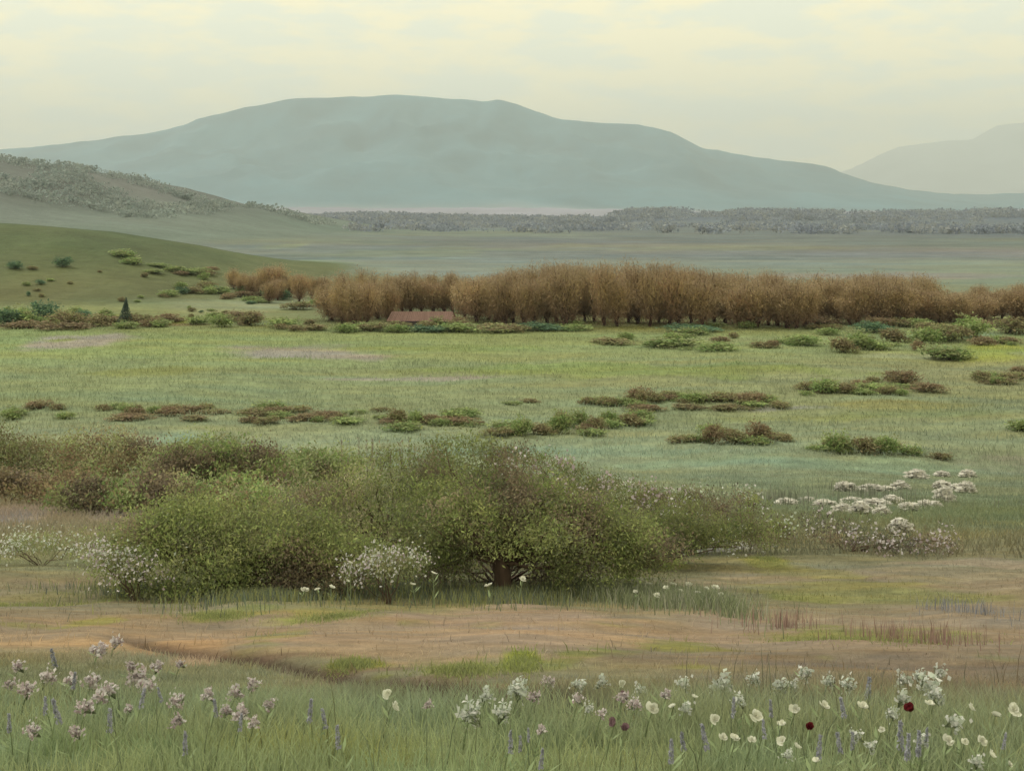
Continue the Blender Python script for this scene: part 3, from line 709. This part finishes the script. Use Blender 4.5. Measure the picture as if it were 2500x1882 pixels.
# flowering low growth
for (lab, bpx, brow, lob, n, nb, cl, sz) in [
    ('pinkish white flowering low bush left of the wide green dome', 290, 1296, [(230,1205,50,40,0),(310,1232,76,26,-.1),(370,1235,50,22,0)], 110, 44, PK+WH, .026),
    ('whitish flowering weeds at the left edge above the track', 90, 1220, [(60,1180,80,26,0),(150,1185,70,34,0),(0,1195,60,26,0)], 110, 46, WH, .028),
    ('white pink flowering sprays between the dome and the dark trunk', 840, 1303, [(830,1222,62,26,0),(880,1214,44,22,0),(765,1240,36,24,0)], 100, 36, PK+WH, .026),
    ('cream flowering weeds in front of the reddish thicket', 90, 1075, [(90,1062,80,16,0),(150,1072,60,12,0)], 60, 40, YW, .06),
    ('cream flowering fringe along the back of the wide dome', 500, 1100, [(430,1082,110,14,0),(560,1082,90,14,0),(640,1095,60,16,0)], 120, 80, YW+PK, .05),
    ('white flowering fringe behind the right end of the bushes', 1480, 1090, [(1400,1075,90,12,0),(1540,1080,100,12,0),(1350,1060,50,12,0)], 90, 60, WH+YW, .05)]:
    y_ = at(bpx*S, brow*S)[1]
    big('flowering_weeds', lab, 'flowering plant', bpx, brow, lob, n, 24, sz*1.2, O_, .3, .8, .05*y_/11, 8, .006, 'low flowering weeds around the bushes', blossom=(nb, sz, cl), depth=1.0, low=.02)
# feathery plume grass on the bush top
def plumes(label, px0, px1, row_base, rowtop, n, cols, D=None):
    for i in range(1):
        x, y, z = at((px0+px1)/2*S, row_base*S); k = S*y/F
        e = empty('plume_grass', (x, y, z)); tag(e, label, 'grass clump')
        st = Buf(); pl = Buf()
        for j in range(n):
            bx = (px0+(px1-px0)*(j+.5+rng.normal()*.3)/n-(px0+px1)/2)*k; h = (row_base-rowtop)*k*(.72+.33*rng.random()); lean = rng.normal()*.05
            by = rng.normal()*.15
            v, f = tube([(bx, by, 0), (bx+lean*.3, by, h*.6), (bx+lean, by, h)], [.006, .004, .002], 4); st.add(v, f, A(130, 124, 92))
            m = 90; t = rng.random(m); cen = np.stack([bx+lean*(.6+.4*t)+rng.normal(size=m)*.035*(1-t*.6), by+rng.normal(size=m)*.03, h*(.5+.5*t)], -1)
            v, f, c_ = leaves(cen, .06, .2, cols[rng.integers(len(cols))]*(.85+.3*rng.random((m, 1))), .9); pl.add(v, f, c_)
        st.build('stems', M_twig, e); pl.build('plumes', M_petal, e)
plumes('row of pinkish feathery grass plumes above the olive bush', 735, 905, 1090, 950, 12, [A(158, 142, 116, 1.3), A(150, 132, 108, 1.3)])
plumes('few greyer grass plumes right of the pinkish plume row', 905, 1010, 1090, 985, 6, [A(140, 136, 112, 1.3)])

# ------------------------------------------------------------------ white blossom clumps in the right meadow
WM = [(1825,1050,38,18),(1880,1052,46,12),(1915,1054,30,10),(1945,1048,36,16),(2035,1046,30,16),(2040,1068,36,28),(2066,1052,26,12),(2086,1052,34,20),(1980,1024,40,16),(2035,1022,26,10),(2090,1022,28,14),(1700,1082,38,12),(1745,1077,28,8),(1782,1086,40,14),(1820,1098,36,18),(1858,1098,40,24),(1840,1080,44,12),(1892,1086,54,16),(1905,1102,36,18),(1928,1078,40,14),(1962,1094,40,18),(2002,1088,36,16),(1945,1136,44,26),(2022,1090,24,14)]
def blossom_clump():
    pb = Buf(); gb = Buf()
    n = 260; d = unit(rng.normal(size=(n, 3))); d[:, 2] = np.abs(d[:, 2])
    cen = d*np.array([.5, .4, .85])*(.8+.25*rng.random((n, 1)))*(1+.3*np.sin(d[:, :1]*9+d[:, 1:2]*7)); cen[:, 2] += .12
    v, f, c = leaves(cen, .34, .8, A(222, 214, 190, 1.5)*(.85+.25*rng.random((n, 1))), .0); pb.add(v, f, c)
    n = 160; d = unit(rng.normal(size=(n, 3))); d[:, 2] = np.abs(d[:, 2])*.5
    cen = d*np.array([.45, .42, .55]); v, f, c = leaves(cen, .25, .25, A(120, 100, 76, 1.1)*(.7+.6*rng.random((n, 1))), .6); gb.add(v, f, c)
    return (pb.build('blossom', M_petal, None, link=False), gb.build('leaves', M_leaf, None, link=False))
bc = [blossom_clump() for _ in range(4)]
items = []
for (x0, y0, w, h) in WM:
    x, y, z = at(x0*S, (y0+h*.5)*S); e = empty('blossom_clump', (x, y, z-.01), rng.normal()*.3)
    k = S*y/F; e.scale = (w*k*1.05, w*k*.9, h*k*1.0)
    for o in bc[rng.integers(4)]:
        c = o.copy(); c.parent = e; col.objects.link(c)
    tag(e, None, 'flower clump', 'cream white blossom clumps in the right meadow')
    pl = 'in the topmost meadow row' if y0 < 1030 else ('in the short upper row, left part' if y0 < 1070 and x0 < 2000 else ('in the upper group near the right edge' if y0 < 1072 else ('in the lower row' if y0 < 1120 else 'standing below all the others')))
    items.append((e, x0, 'cream blossom clump', pl))
name_all(items)

# ------------------------------------------------------------------ foreground flowers
def petal_head(n, r, cup, colr, centre, ragged=.25):
    b = Buf()
    for ring in range(3):
        for i in range(n):
            a = 2*math.pi*(i+.5*ring)/n+rng.normal()*.08; rr = r*(1-.27*ring)*(1+ragged*(rng.random()-.5)*2); w = rr*math.pi/n*1.9
            cz = cup*(1+.5*ring)
            d = np.array([math.cos(a), math.sin(a), 0]); s = np.array([-d[1], d[0], 0])
            P_ = []
            for (t, ww) in ((.08, .25), (.4, .85), (.75, 1.0), (1.0, .45)):
                z = rr*cz*t**1.6+.002*ring
                for sd in (-1, 0, 1):
                    P_.append(d*rr*t*(1-.25*cz*t)+s*w*.5*ww*sd+np.array([0, 0, z+abs(sd)*rr*.10*ww+rng.normal()*rr*.03]))
            f = []
            for q in range(3):
                for w_ in range(2): f.append((q*3+w_, q*3+w_+1, q*3+w_+4, q*3+w_+3))
            b.add(P_, f, colr*(.88+.24*rng.random()))
    c = Buf(); n2 = 40; d = unit(rng.normal(size=(n2, 3))); d[:, 2] = abs(d[:, 2])
    v, f, cc = leaves(d*r*.12+np.array([0, 0, r*.08]), r*.16, .5, centre*(.7+.6*rng.random((n2, 1))), .3); c.add(v, f, cc)
    return b, c
def cluster_head(r, cols, n=95):
    b = Buf(); c = Buf()
    a = rng.random(n)*6.28; q = np.sqrt(rng.random(n))*r*(.8+.4*np.sin(a*3+rng.random()*6))
    cen = np.stack([q*np.cos(a), q*np.sin(a)*.9, .012+.010*rng.normal(size=n)-q*.25], -1)
    col_ = np.array(cols)[rng.integers(0, len(cols), n)]*(.85+.3*rng.random((n, 1)))
    v, f, cc = leaves(cen, .012, .75, col_, .0); b.add(v, f, cc)
    for k in range(12):
        a = rng.random()*6.28; p = np.array([math.cos(a)*r*.75, math.sin(a)*r*.7, .008])
        v, f = tube([(0, 0, -.035), p*.6+np.array([0, 0, -.005]), p], [.0012, .0009, .0006], 3); c.add(v, f, A(130, 138, 96, 1.6))
    return b, c
def stem_buf(h, r=.0022, leafs=4, lean=0.03):
    b = Buf(); v, f = tube([(-lean, 0, -h), (-lean*.6, 0, -h*.5), (0, 0, 0)], [r*1.3, r, r*.8], 5); b.add(v, f, A(122, 132, 88, 2))
    for i in range(leafs):
        z = -h*rng.uniform(.25, .9); a = rng.random()*6.28; L = h*rng.uniform(.2, .35)
        d = np.array([math.cos(a)*.6, math.sin(a)*.6, .8]); s = np.array([-math.sin(a), math.cos(a), 0])*L*.07; o = np.array([-lean*.5, 0, z])
        b.add([o, o+d*L*.5+s, o+d*L, o+d*L*.5-s], [(0, 1, 2, 3)], A(120, 132, 84, 2.2))
    return b
def head_set(kind):
    H = .26
    if kind == 'w': b, c = petal_head(6, .028, .4, A(222, 218, 188, 1.6), A(196, 190, 140, 1.4), .6)
    if kind == 'v': b, c = cluster_head(.027, [A(206, 208, 184, 1.5), A(196, 202, 172, 1.4), A(214, 210, 192, 1.5)])
    if kind == 'p': b, c = cluster_head(.028, [A(206, 190, 178, 1.5), A(190, 166, 160, 1.4), A(214, 204, 190, 1.5)])
    if kind == 'r': b, c = petal_head(5, .020, .9, A(140, 34, 40, .9), A(60, 20, 24, 1))
    if kind == 'm': b, c = petal_head(5, .018, .8, A(158, 120, 120, 1.0), A(110, 60, 66, 1))
    return [(b, 'petals', M_petal), (c, 'flower_centre', M_petal), (stem_buf(H), 'stem', M_twig)]
def spike_set():
    b = Buf(); n = 110; t = rng.random(n); a = rng.random(n)*6.28; r = .007*(1-t*.75)+.0015
    cen = np.stack([r*np.cos(a), r*np.sin(a), -.04+t*.085], -1)
    v, f, c = leaves(cen, .012, .6, A(150, 148, 150, 1.9)*(.75+.5*rng.random((n, 1))), .6); b.add(v, f, c)
    return [(b, 'florets', M_petal), (stem_buf(.24, .0018, 5), 'stem', M_twig)]
PR = {}
for k in 'wvprm':
    PR[k] = [[bf.build(nme, mt, None, link=False) for bf, nme, mt in head_set(k)] for _ in range(3)]
PR['s'] = [[bf.build(nme, mt, None, link=False) for bf, nme, mt in spike_set()] for _ in range(4)]
FL = [('p', s_, xy) for s_, xy in [(1.1,(215,1405)),(1,(250,1388)),(.8,(40,1440)),(1,(100,1465)),(1.1,(155,1470)),(.9,(25,1478)),(1.1,(60,1490)),(1.1,(200,1475)),(1.2,(240,1490)),(1,(215,1505)),(1.1,(285,1440)),(1.3,(300,1462)),(1.2,(314,1486)),(.9,(340,1440)),(.8,(390,1435)),(1.1,(385,1515)),(1.25,(450,1500)),(1.1,(510,1495)),(1.1,(545,1480)),(1.1,(585,1520)),(1.1,(490,1535)),(1.2,(520,1540)),(1,(380,1555)),(.9,(550,1560)),(1.1,(185,1530)),(1,(70,1580)),(.9,(165,1582)),(.8,(280,1530)),
 (.9,(1185,1475)),(.9,(1155,1505)),(1.1,(1345,1505)),(1.1,(1372,1522)),(.9,(1250,1510)),(.9,(1440,1500)),(1,(1170,1575)),(.8,(925,1520)),(.8,(1300,1540))]]
FL += [('w', s_, xy) for s_, xy in [(1.15,(850,1525)),(.7,(838,1496)),(1.1,(1410,1530)),(.7,(1455,1525)),(1.1,(1780,1525)),(.9,(1720,1530)),(1.2,(1632,1545)),(1,(1545,1552)),(.9,(1562,1592)),(.8,(1590,1594)),(1.1,(2095,1527)),(1.15,(2150,1545)),(1,(2190,1530)),(.8,(1690,1562)),(1,(2010,1520)),(.9,(1865,1525)),(.8,(2122,1598)),(.9,(2050,1598)),(1,(2140,1628)),(.8,(1765,1642)),(.8,(1720,1612)),(.7,(1690,1598)),(.8,(1905,1575)),(.6,(1345,1475)),(.7,(1500,1505)),(.9,(1625,1595)),(.7,(2180,1648)),(.8,(2085,1600))]]
FL += [('v', s_, xy) for s_, xy in [(2.0,(1015,1545)),(1.5,(1085,1540)),(1.3,(1122,1492)),(1.1,(1050,1502)),(1.2,(1250,1482)),(1,(1300,1472)),(1.7,(1562,1480)),(1.2,(1630,1468)),(1.2,(1690,1482)),(1,(1712,1478)),(1.1,(1740,1455)),(1,(1790,1475)),(1.1,(1830,1482)),(1.2,(1950,1468)),(1.1,(2025,1452)),(.9,(1990,1462)),(1.4,(1950,1510)),(1.5,(2000,1482)),(1.2,(2020,1505)),(1,(1480,1530)),(1.1,(1850,1590)),(1,(1882,1612)),(1,(1990,1600)),(1.1,(1475,1478)),(.9,(1380,1488)),(.9,(1600,1512)),(1.1,(2060,1560)),(.9,(1930,1545)),(1,(1700,1630)),(1.1,(2110,1645)),(.9,(1270,1530))]]
FL += [('r', 1.15, (1968, 1533)), ('r', 1.05, (1750, 1572)), ('m', 1, (1328, 1562)), ('m', .9, (1348, 1574)), ('m', .8, (1345, 1500))]
FL += [('s', s_, xy) for s_, xy in [(1.2,(115,1420)),(1,(98,1525)),(1.2,(122,1538)),(1,(308,1508)),(1.3,(237,1556)),(.8,(345,1500)),(1.2,(400,1605)),(.9,(465,1530)),(1,(520,1560)),(1.1,(670,1535)),(1.2,(700,1552)),(1.2,(730,1592)),(1.1,(1103,1602)),(1,(1124,1606)),(.9,(1142,1588)),(1.1,(1170,1640)),(1.4,(1522,1592)),(1.2,(1475,1602)),(1.2,(1585,1530)),(1.1,(1665,1530)),(1,(1650,1575)),(1.2,(1820,1528)),(1.4,(1876,1488)),(1.2,(1770,1612)),(1.2,(1812,1604)),(1.1,(1842,1600)),(1.5,(1945,1590)),(1.3,(1962,1612)),(1.2,(1985,1605)),(1.1,(2002,1590)),(1.2,(1450,1624)),(.9,(20,1560)),(1,(160,1660*0+1470)),(.9,(2170,1600))]]
FN = {'w': ('white_flower', 'bright white flower', 'flower', 'white flowers of the foreground grass'), 'v': ('pale_flower', 'pale greenish flower', 'flower', 'pale flowers of the foreground grass'),
      'p': ('pink_flower', 'pinkish white flower', 'flower', 'pinkish flowers of the foreground grass'), 'r': ('red_flower', 'deep red flower', 'flower', 'red flowers of the foreground grass'),
      'm': ('mauve_flower', 'small mauve flower', 'flower', 'mauve flowers of the foreground grass'), 's': ('flower_spike', 'lavender flower spike', 'flower', 'lavender flower spikes of the foreground grass')}
def zone_fl(x, y):
    a = 'far left' if x < 270 else 'left' if x < 640 else 'centre' if x < 1400 else 'right' if x < 1850 else 'far right'
    b = "by the track's edge" if y < 1495 else 'in mid foreground grass' if y < 1570 else 'low in the grass'
    return f'{b}, {a}'
items = []
FPOS = []
for k, s_, (x0, y0) in FL:
    h = .26 if k != 's' else .24; hq = .11 if k != 's' else .13
    h2_ = hq*(.65 if y0 < 1490 else 1.0)
    x, y, z = at(x0*S, y0*S, h2_)
    nme, noun, cat, grp = FN[k]
    zz = z+h2_; e = empty(nme, (x, y, z), rng.random()*6.28)
    e['group'] = grp; e['category'] = cat
    sc_ = s_*y/4.5*({'w': .72, 's': .8}.get(k, 1.0))*rng.uniform(.8, 1.2)
    for o in PR[k][rng.integers(len(PR[k]))]:
        c = o.copy(); c.parent = e; c.location = (0, 0, h2_)
        if c.name.startswith('stem'): c.scale = (1, 1, h2_/h*1.05)
        else:
            c.scale = (sc_, sc_, sc_)
            c.rotation_euler = (rng.uniform(.25, 1.1), rng.uniform(-.5, .5), rng.normal()*.5) if k != 's' else (rng.normal()*.1, rng.normal()*.1, 0)
        col.objects.link(c)
    if k != 's': e.rotation_euler = (0, 0, rng.normal()*.5)
    items.append((e, x0, noun, zone_fl(x0, y0))); FPOS.append((x, y))
name_all(items)
# white flowers standing around the bushes
WB = [(1130,1250),(1055,1265),(935,1237),(755,1215),(750,1255),(715,1268),(685,1285),(660,1288),(1215,1050),(1185,1046),(1375,1278),(1400,1262),(1420,1285),(1440,1270),(1452,1262),(1470,1275),(1490,1262),(1505,1280),(1525,1270),(1545,1268),(1560,1284),(890,1262),(345,1235),(245,1255)]
items = []
for (x0, y0) in WB:
    hh_ = .11 if y0 > 1100 else .2
    x, y, z = at(x0*S, y0*S, hh_)
    if 600 < x0 < 1200 and y0 > 1100:
        y = 10.45; x = xpx(x0*S, y); z = float(T(x, y)); hh_ = max(.1, zrow(y0*S, y)-z)
    e = empty('white_flower', (x, y, z), rng.random()*6)
    e['group'] = 'white flowers around the bushes'; e['category'] = 'flower'
    for o in PR['w'][rng.integers(3)]:
        c = o.copy(); c.parent = e; c.location = (0, 0, hh_)
        if c.name.startswith('stem'): c.scale = (1.5, 1.5, hh_/.26)
        else:
            q = rng.uniform(.85, 1.3)*(1.5 if y > 16 else 1); c.scale = (q, q, q); c.rotation_euler = (.5, 0, 0)
        col.objects.link(c)
    pl = 'against the upper middle bushes' if y0 < 1100 else ('left of the wide dome bush' if x0 < 400 else 'between the wide dome and dark trunk' if x0 < 1000 else 'beside the dark trunk' if x0 < 1200 else 'in the grass tuft right of the bushes')
    items.append((e, x0, 'white flower', pl))
name_all(items)

# ------------------------------------------------------------------ grass
def blades(name, label, cx, cy, hgt, wid, colr, lean=.25, mat=M_grass, cat='grass'):
    n = len(cx); cz = T(cx, cy)
    a = rng.random(n)*6.283; L = hgt*lean*(.3+1.4*rng.random(n)); s = np.stack([np.cos(a), np.sin(a), 0*a], -1)
    ld = rng.random(n)*6.283; ldv = np.stack([np.cos(ld), np.sin(ld), 0*ld], -1)
    base = np.stack([cx, cy, cz-.01], -1)
    v = np.zeros((n, 5, 3))
    w = (wid*.5)[:, None]
    v[:, 0] = base-s*w; v[:, 1] = base+s*w
    mid = base+ldv*(L*.35)[:, None]; mid[:, 2] += hgt*.6
    v[:, 2] = mid+s*w*.75; v[:, 3] = mid-s*w*.75
    tip = base+ldv*L[:, None]; tip[:, 2] += hgt
    v[:, 4] = tip
    i = np.arange(n)[:, None]*5
    f = np.concatenate([i+np.array([[0, 1, 2, 3]]), i+np.array([[3, 2, 4, 4]])], 1).reshape(-1, 4)
    # second face as a real triangle: use quads with a doubled tip split off
    f1 = (i+np.array([[0, 1, 2]])); f2 = (i+np.array([[0, 2, 3]])); f3 = (i+np.array([[3, 2, 4]]))
    f = np.concatenate([f1, f2, f3], 0)
    c = np.repeat(colr, 5, 0)
    o = mk(name, v.reshape(-1, 3), f, c, mat); tag(o, label, cat, None, 'stuff'); return o
def scatter(n, y0, y1, dens=None, upow=1.0, ext=.56):
    y = y0+(y1-y0)*rng.random(n)**upow
    x = (rng.random(n)*2-1)*ext*y+rng.normal(size=n)*.05
    if dens is not None:
        k = rng.random(n) < dens(x, y); x, y = x[k], y[k]
    return x, y
def gcol(x, y, k, jit=.3, green=0.0):
    c = ground_rgb(x, y); c = c+(c.mean(-1, keepdims=True)-c)*np.where(y < 6.5, .22, .25)[:, None]+np.array([2, 1, -2])*green
    al = np.clip(lin(np.clip(c, 5, 240))/LIGHT*k, .003, .8)
    return al*(1-jit/2+jit*rng.random((len(x), 1)))
# dense foreground
x, y = scatter(170000, 2.6, 6.4, lambda x, y: (1-track_mask(x, y)*.93)*(.35+.65*smooth(.35, .6, fbm(x*3, y*3, 91, 3))), .85)
hg = (.035+.075*rng.random(len(x)))*(1-.6*smooth(4.3, 5.6, y))*(.6+.8*fbm(x*1.4, y*1.4, 93, 3))*1.1
blades('foreground_grass', 'long soft green grass of the foreground', x, y, hg, .0022+.0022*rng.random(len(x)), gcol(x, y, 2.35, .35, .3), .45)
# tall darker stalks
x, y = scatter(900, 3.2, 5.2, lambda x, y: smooth(.42, .6, fbm(x*1.2, y*1.2, 95, 2)))
blades('grass_stalks', 'dark thin grass stalks standing among the flowers', x, y, .13+.10*rng.random(len(x)), .004+0*x, gcol(x, y, 1.1, .4), .25)
# track and slope: sparse and short
def slope_d(x, y):
    t = track_mask(x, y); g = ground_rgb(x, y); gr = smooth(-8, 12, g[:, 1]-g[:, 0])
    return (.12+.88*gr)*(1-.6*t)+.02
x, y = scatter(120000, 5.2, 17, slope_d, .8)
hg = (.02+.045*rng.random(len(x)))*(.5+1.0*fbm(x*1.1, y*1.1, 97, 3))
blades('slope_grass', 'short grass tufts on the slope around the track', x, y, hg, .005+.004*rng.random(len(x)), gcol(x, y, 1.9, .25, .3), .5)
x, y = scatter(150000, 16, 58, None, .75)
hg = (.06+.12*rng.random(len(x)))*(.4+1.2*fbm(x*.5, y*.5, 99, 3))
blades('meadow_grass', 'short green sward of the lower meadow', x, y, hg, .012+.012*rng.random(len(x)), gcol(x, y, 1.75, .18, .2), .6)
x, y = scatter(90000, 55, 135, None, .9)
hg = (.10+.2*rng.random(len(x)))*(.4+1.2*fbm(x*.3, y*.3, 101, 3))
blades('far_meadow_grass', 'smooth green sward of the valley meadow', x, y, hg, .03+.03*rng.random(len(x)), gcol(x, y, 1.7, .12), .6)
# tufts under and around the bushes, right grass tuft with white flowers
def tuft_zone(name, label, zones, n, h, w, cols, k=1.0, lean=.3):
    xs, ys, cs = [], [], []
    for (cx, cy, rx, ry) in zones:
        p = at(cx*S, cy*S); ya = at(cx*S, (cy+ry)*S)[1]; yb = at(cx*S, (cy-ry)*S)[1]
        m = int(n/len(zones)); a = rng.random(m)*6.283; q = np.abs(rng.normal(size=m))*.62
        xs.append(p[0]+q*np.cos(a)*rx*S*p[1]/F); ys.append((ya+yb)/2+q*np.sin(a)*(yb-ya)/2)
    x = np.concatenate(xs); y = np.concatenate(ys); n_ = len(x)
    c = np.array(cols)[rng.integers(0, len(cols), n_)]*(.75+.5*rng.random((n_, 1)))*k
    return blades(name, label, x, y, h*(.5+.7*rng.random(n_)), w*(.7+.6*rng.random(n_)), c, lean)
tuft_zone('track_side_grass', 'dark green grass tuft right of the bushes by the track', [(1450,1300,110,20),(1540,1310,60,22),(1340,1290,100,16)], 6000, .15, .007, [A(112, 118, 80, 2.1), A(100, 108, 76, 1.9), A(122, 128, 86, 2.2), A(150, 148, 120, 1.8)])
tuft_zone('bush_foot_grass', 'shaded green grass at the foot of the bushes', [(350,1275,180,18),(600,1290,160,20),(820,1275,160,22),(1080,1290,160,16),(1250,1275,130,16)], 15000, .13, .007, [A(112, 116, 70, 2.2), A(96, 106, 78, 1.9), A(124, 124, 66, 2.2), A(96, 102, 86, 1.8)])
tuft_zone('pink_stalks', 'thin pinkish grass stalks on the bare ground at right', [(1700,1355,120,16),(1900,1380,150,16),(2000,1385,100,16)], 420, .14, .005, [A(178, 142, 124, 1.2), A(166, 132, 112, 1.2)], 1, .15)
tuft_zone('lilac_stalks', 'pale blue lilac stalks on the bare ground near the right edge', [(2140,1330,70,20),(2060,1320,50,16)], 170, .13, .005, [A(156, 154, 156, 1.2)], 1, .3)
tuft_zone('pale_stalks', 'pale dry upright stalks in the meadow right of the bushes', [(1660,1080,110,22),(1850,1070,120,30)], 700, .45, .02, [A(156, 156, 130, 1.2), A(128, 132, 104, 1.2)], 1, .12)
tuft_zone('lime_grass', 'bright lime green grass patches along the track', [(760,1437,50,12),(1130,1435,36,22),(1000,1452,90,14),(1430,1213,60,9),(1660,1210,48,10),(470,1330,80,10),(720,1332,90,10),(1850,1378,200,10),(100,1302,60,8)], 14000, .035, .006, [A(138, 142, 76, 1.9), A(130, 134, 78, 1.8)], 1, .5)

# ------------------------------------------------------------------ air
hz = Buf(); box(hz, -20000, 20000, -120, 23500, -15.5, 1900, (1, 1, 1))
o = hz.build('haze', None); o['kind'] = 'stuff'
m = bpy.data.materials.new('haze_air'); m.use_nodes = True; n = m.node_tree.nodes; l = m.node_tree.links
n.remove(n['Principled BSDF']); pv = n.new('ShaderNodeVolumePrincipled'); pv.inputs['Density'].default_value = 1.05e-4; pv.inputs['Color'].default_value = (.81, .92, 1.0, 1); pv.inputs['Anisotropy'].default_value = .1
l.new(pv.outputs[0], n['Material Output'].inputs['Volume']); o.data.materials.append(m)

_seen = {}
for _o in sc.objects:
    if _o.parent is None and _o.get('label'): _seen.setdefault(_o['label'], []).append(_o.name)
print('DUP', [k for k, v in _seen.items() if len(v) > 1])
# ------------------------------------------------------------------ sky and sun
EL, AZ = 52, -55           # sun height, and direction it stands in, clockwise from straight ahead
w = bpy.data.worlds.new('World'); sc.world = w; w.use_nodes = True
n = w.node_tree.nodes; l = w.node_tree.links; bg = n['Background']
sk = n.new('ShaderNodeTexSky'); sk.sky_type = 'NISHITA'; sk.sun_disc = False; sk.sun_elevation = R(EL); sk.sun_rotation = R(AZ); sk.dust_density = 4; sk.air_density = 1
tc = n.new('ShaderNodeTexCoord'); mp = n.new('ShaderNodeMapping'); mp.inputs['Scale'].default_value = (1, 1, 4)
nz = n.new('ShaderNodeTexNoise'); nz.inputs['Scale'].default_value = 13; nz.inputs['Detail'].default_value = 7; nz.inputs['Roughness'].default_value = .6
l.new(tc.outputs['Generated'], mp.inputs[0]); l.new(mp.outputs[0], nz.inputs['Vector'])
cr = n.new('ShaderNodeValToRGB'); cr.color_ramp.elements[0].position = .43; cr.color_ramp.elements[1].position = .57
cr.color_ramp.elements[0].color = (9.3, 8.0, 4.6, 1); cr.color_ramp.elements[1].color = (7.2, 7.2, 5.5, 1)
l.new(nz.outputs['Fac'], cr.inputs[0])
mx = n.new('ShaderNodeMix'); mx.data_type = 'RGBA'; mx.inputs[0].default_value = .92
l.new(sk.outputs[0], mx.inputs['A']); l.new(cr.outputs[0], mx.inputs['B'])
l.new(mx.outputs['Result'], bg.inputs['Color']); bg.inputs['Strength'].default_value = .1
sd = bpy.data.lights.new('sun', 'SUN'); sd.energy = 1.5; sd.angle = R(12); sd.color = (1, .96, .88)
so = bpy.data.objects.new('sun', sd); col.objects.link(so)
from mathutils import Vector
dirv = Vector((math.sin(R(AZ))*math.cos(R(EL)), math.cos(R(AZ))*math.cos(R(EL)), math.sin(R(EL))))
so.rotation_euler = dirv.to_track_quat('Z', 'Y').to_euler(); so.location = (-60, 60, 90)

# ------------------------------------------------------------------ camera
cd = bpy.data.cameras.new('camera'); cam = bpy.data.objects.new('camera', cd); col.objects.link(cam); sc.camera = cam
cam.location = (0, 0, 0); cam.rotation_euler = (R(90), 0, 0)
cd.sensor_fit = 'HORIZONTAL'; cd.sensor_width = 36; cd.lens = 36*F/1024; cd.clip_start = .05; cd.clip_end = 90000
cd.shift_y = -(385-HR)/1024
sc.view_settings.view_transform = 'Standard'; sc.view_settings.look = 'None'; sc.view_settings.exposure = 0.85; sc.view_settings.gamma = 1
sc.cycles.use_denoising = True
sc.cycles.max_bounces = 6; sc.cycles.volume_bounces = 0; sc.cycles.diffuse_bounces = 3; sc.cycles.transmission_bounces = 2; sc.cycles.transparent_max_bounces = 4
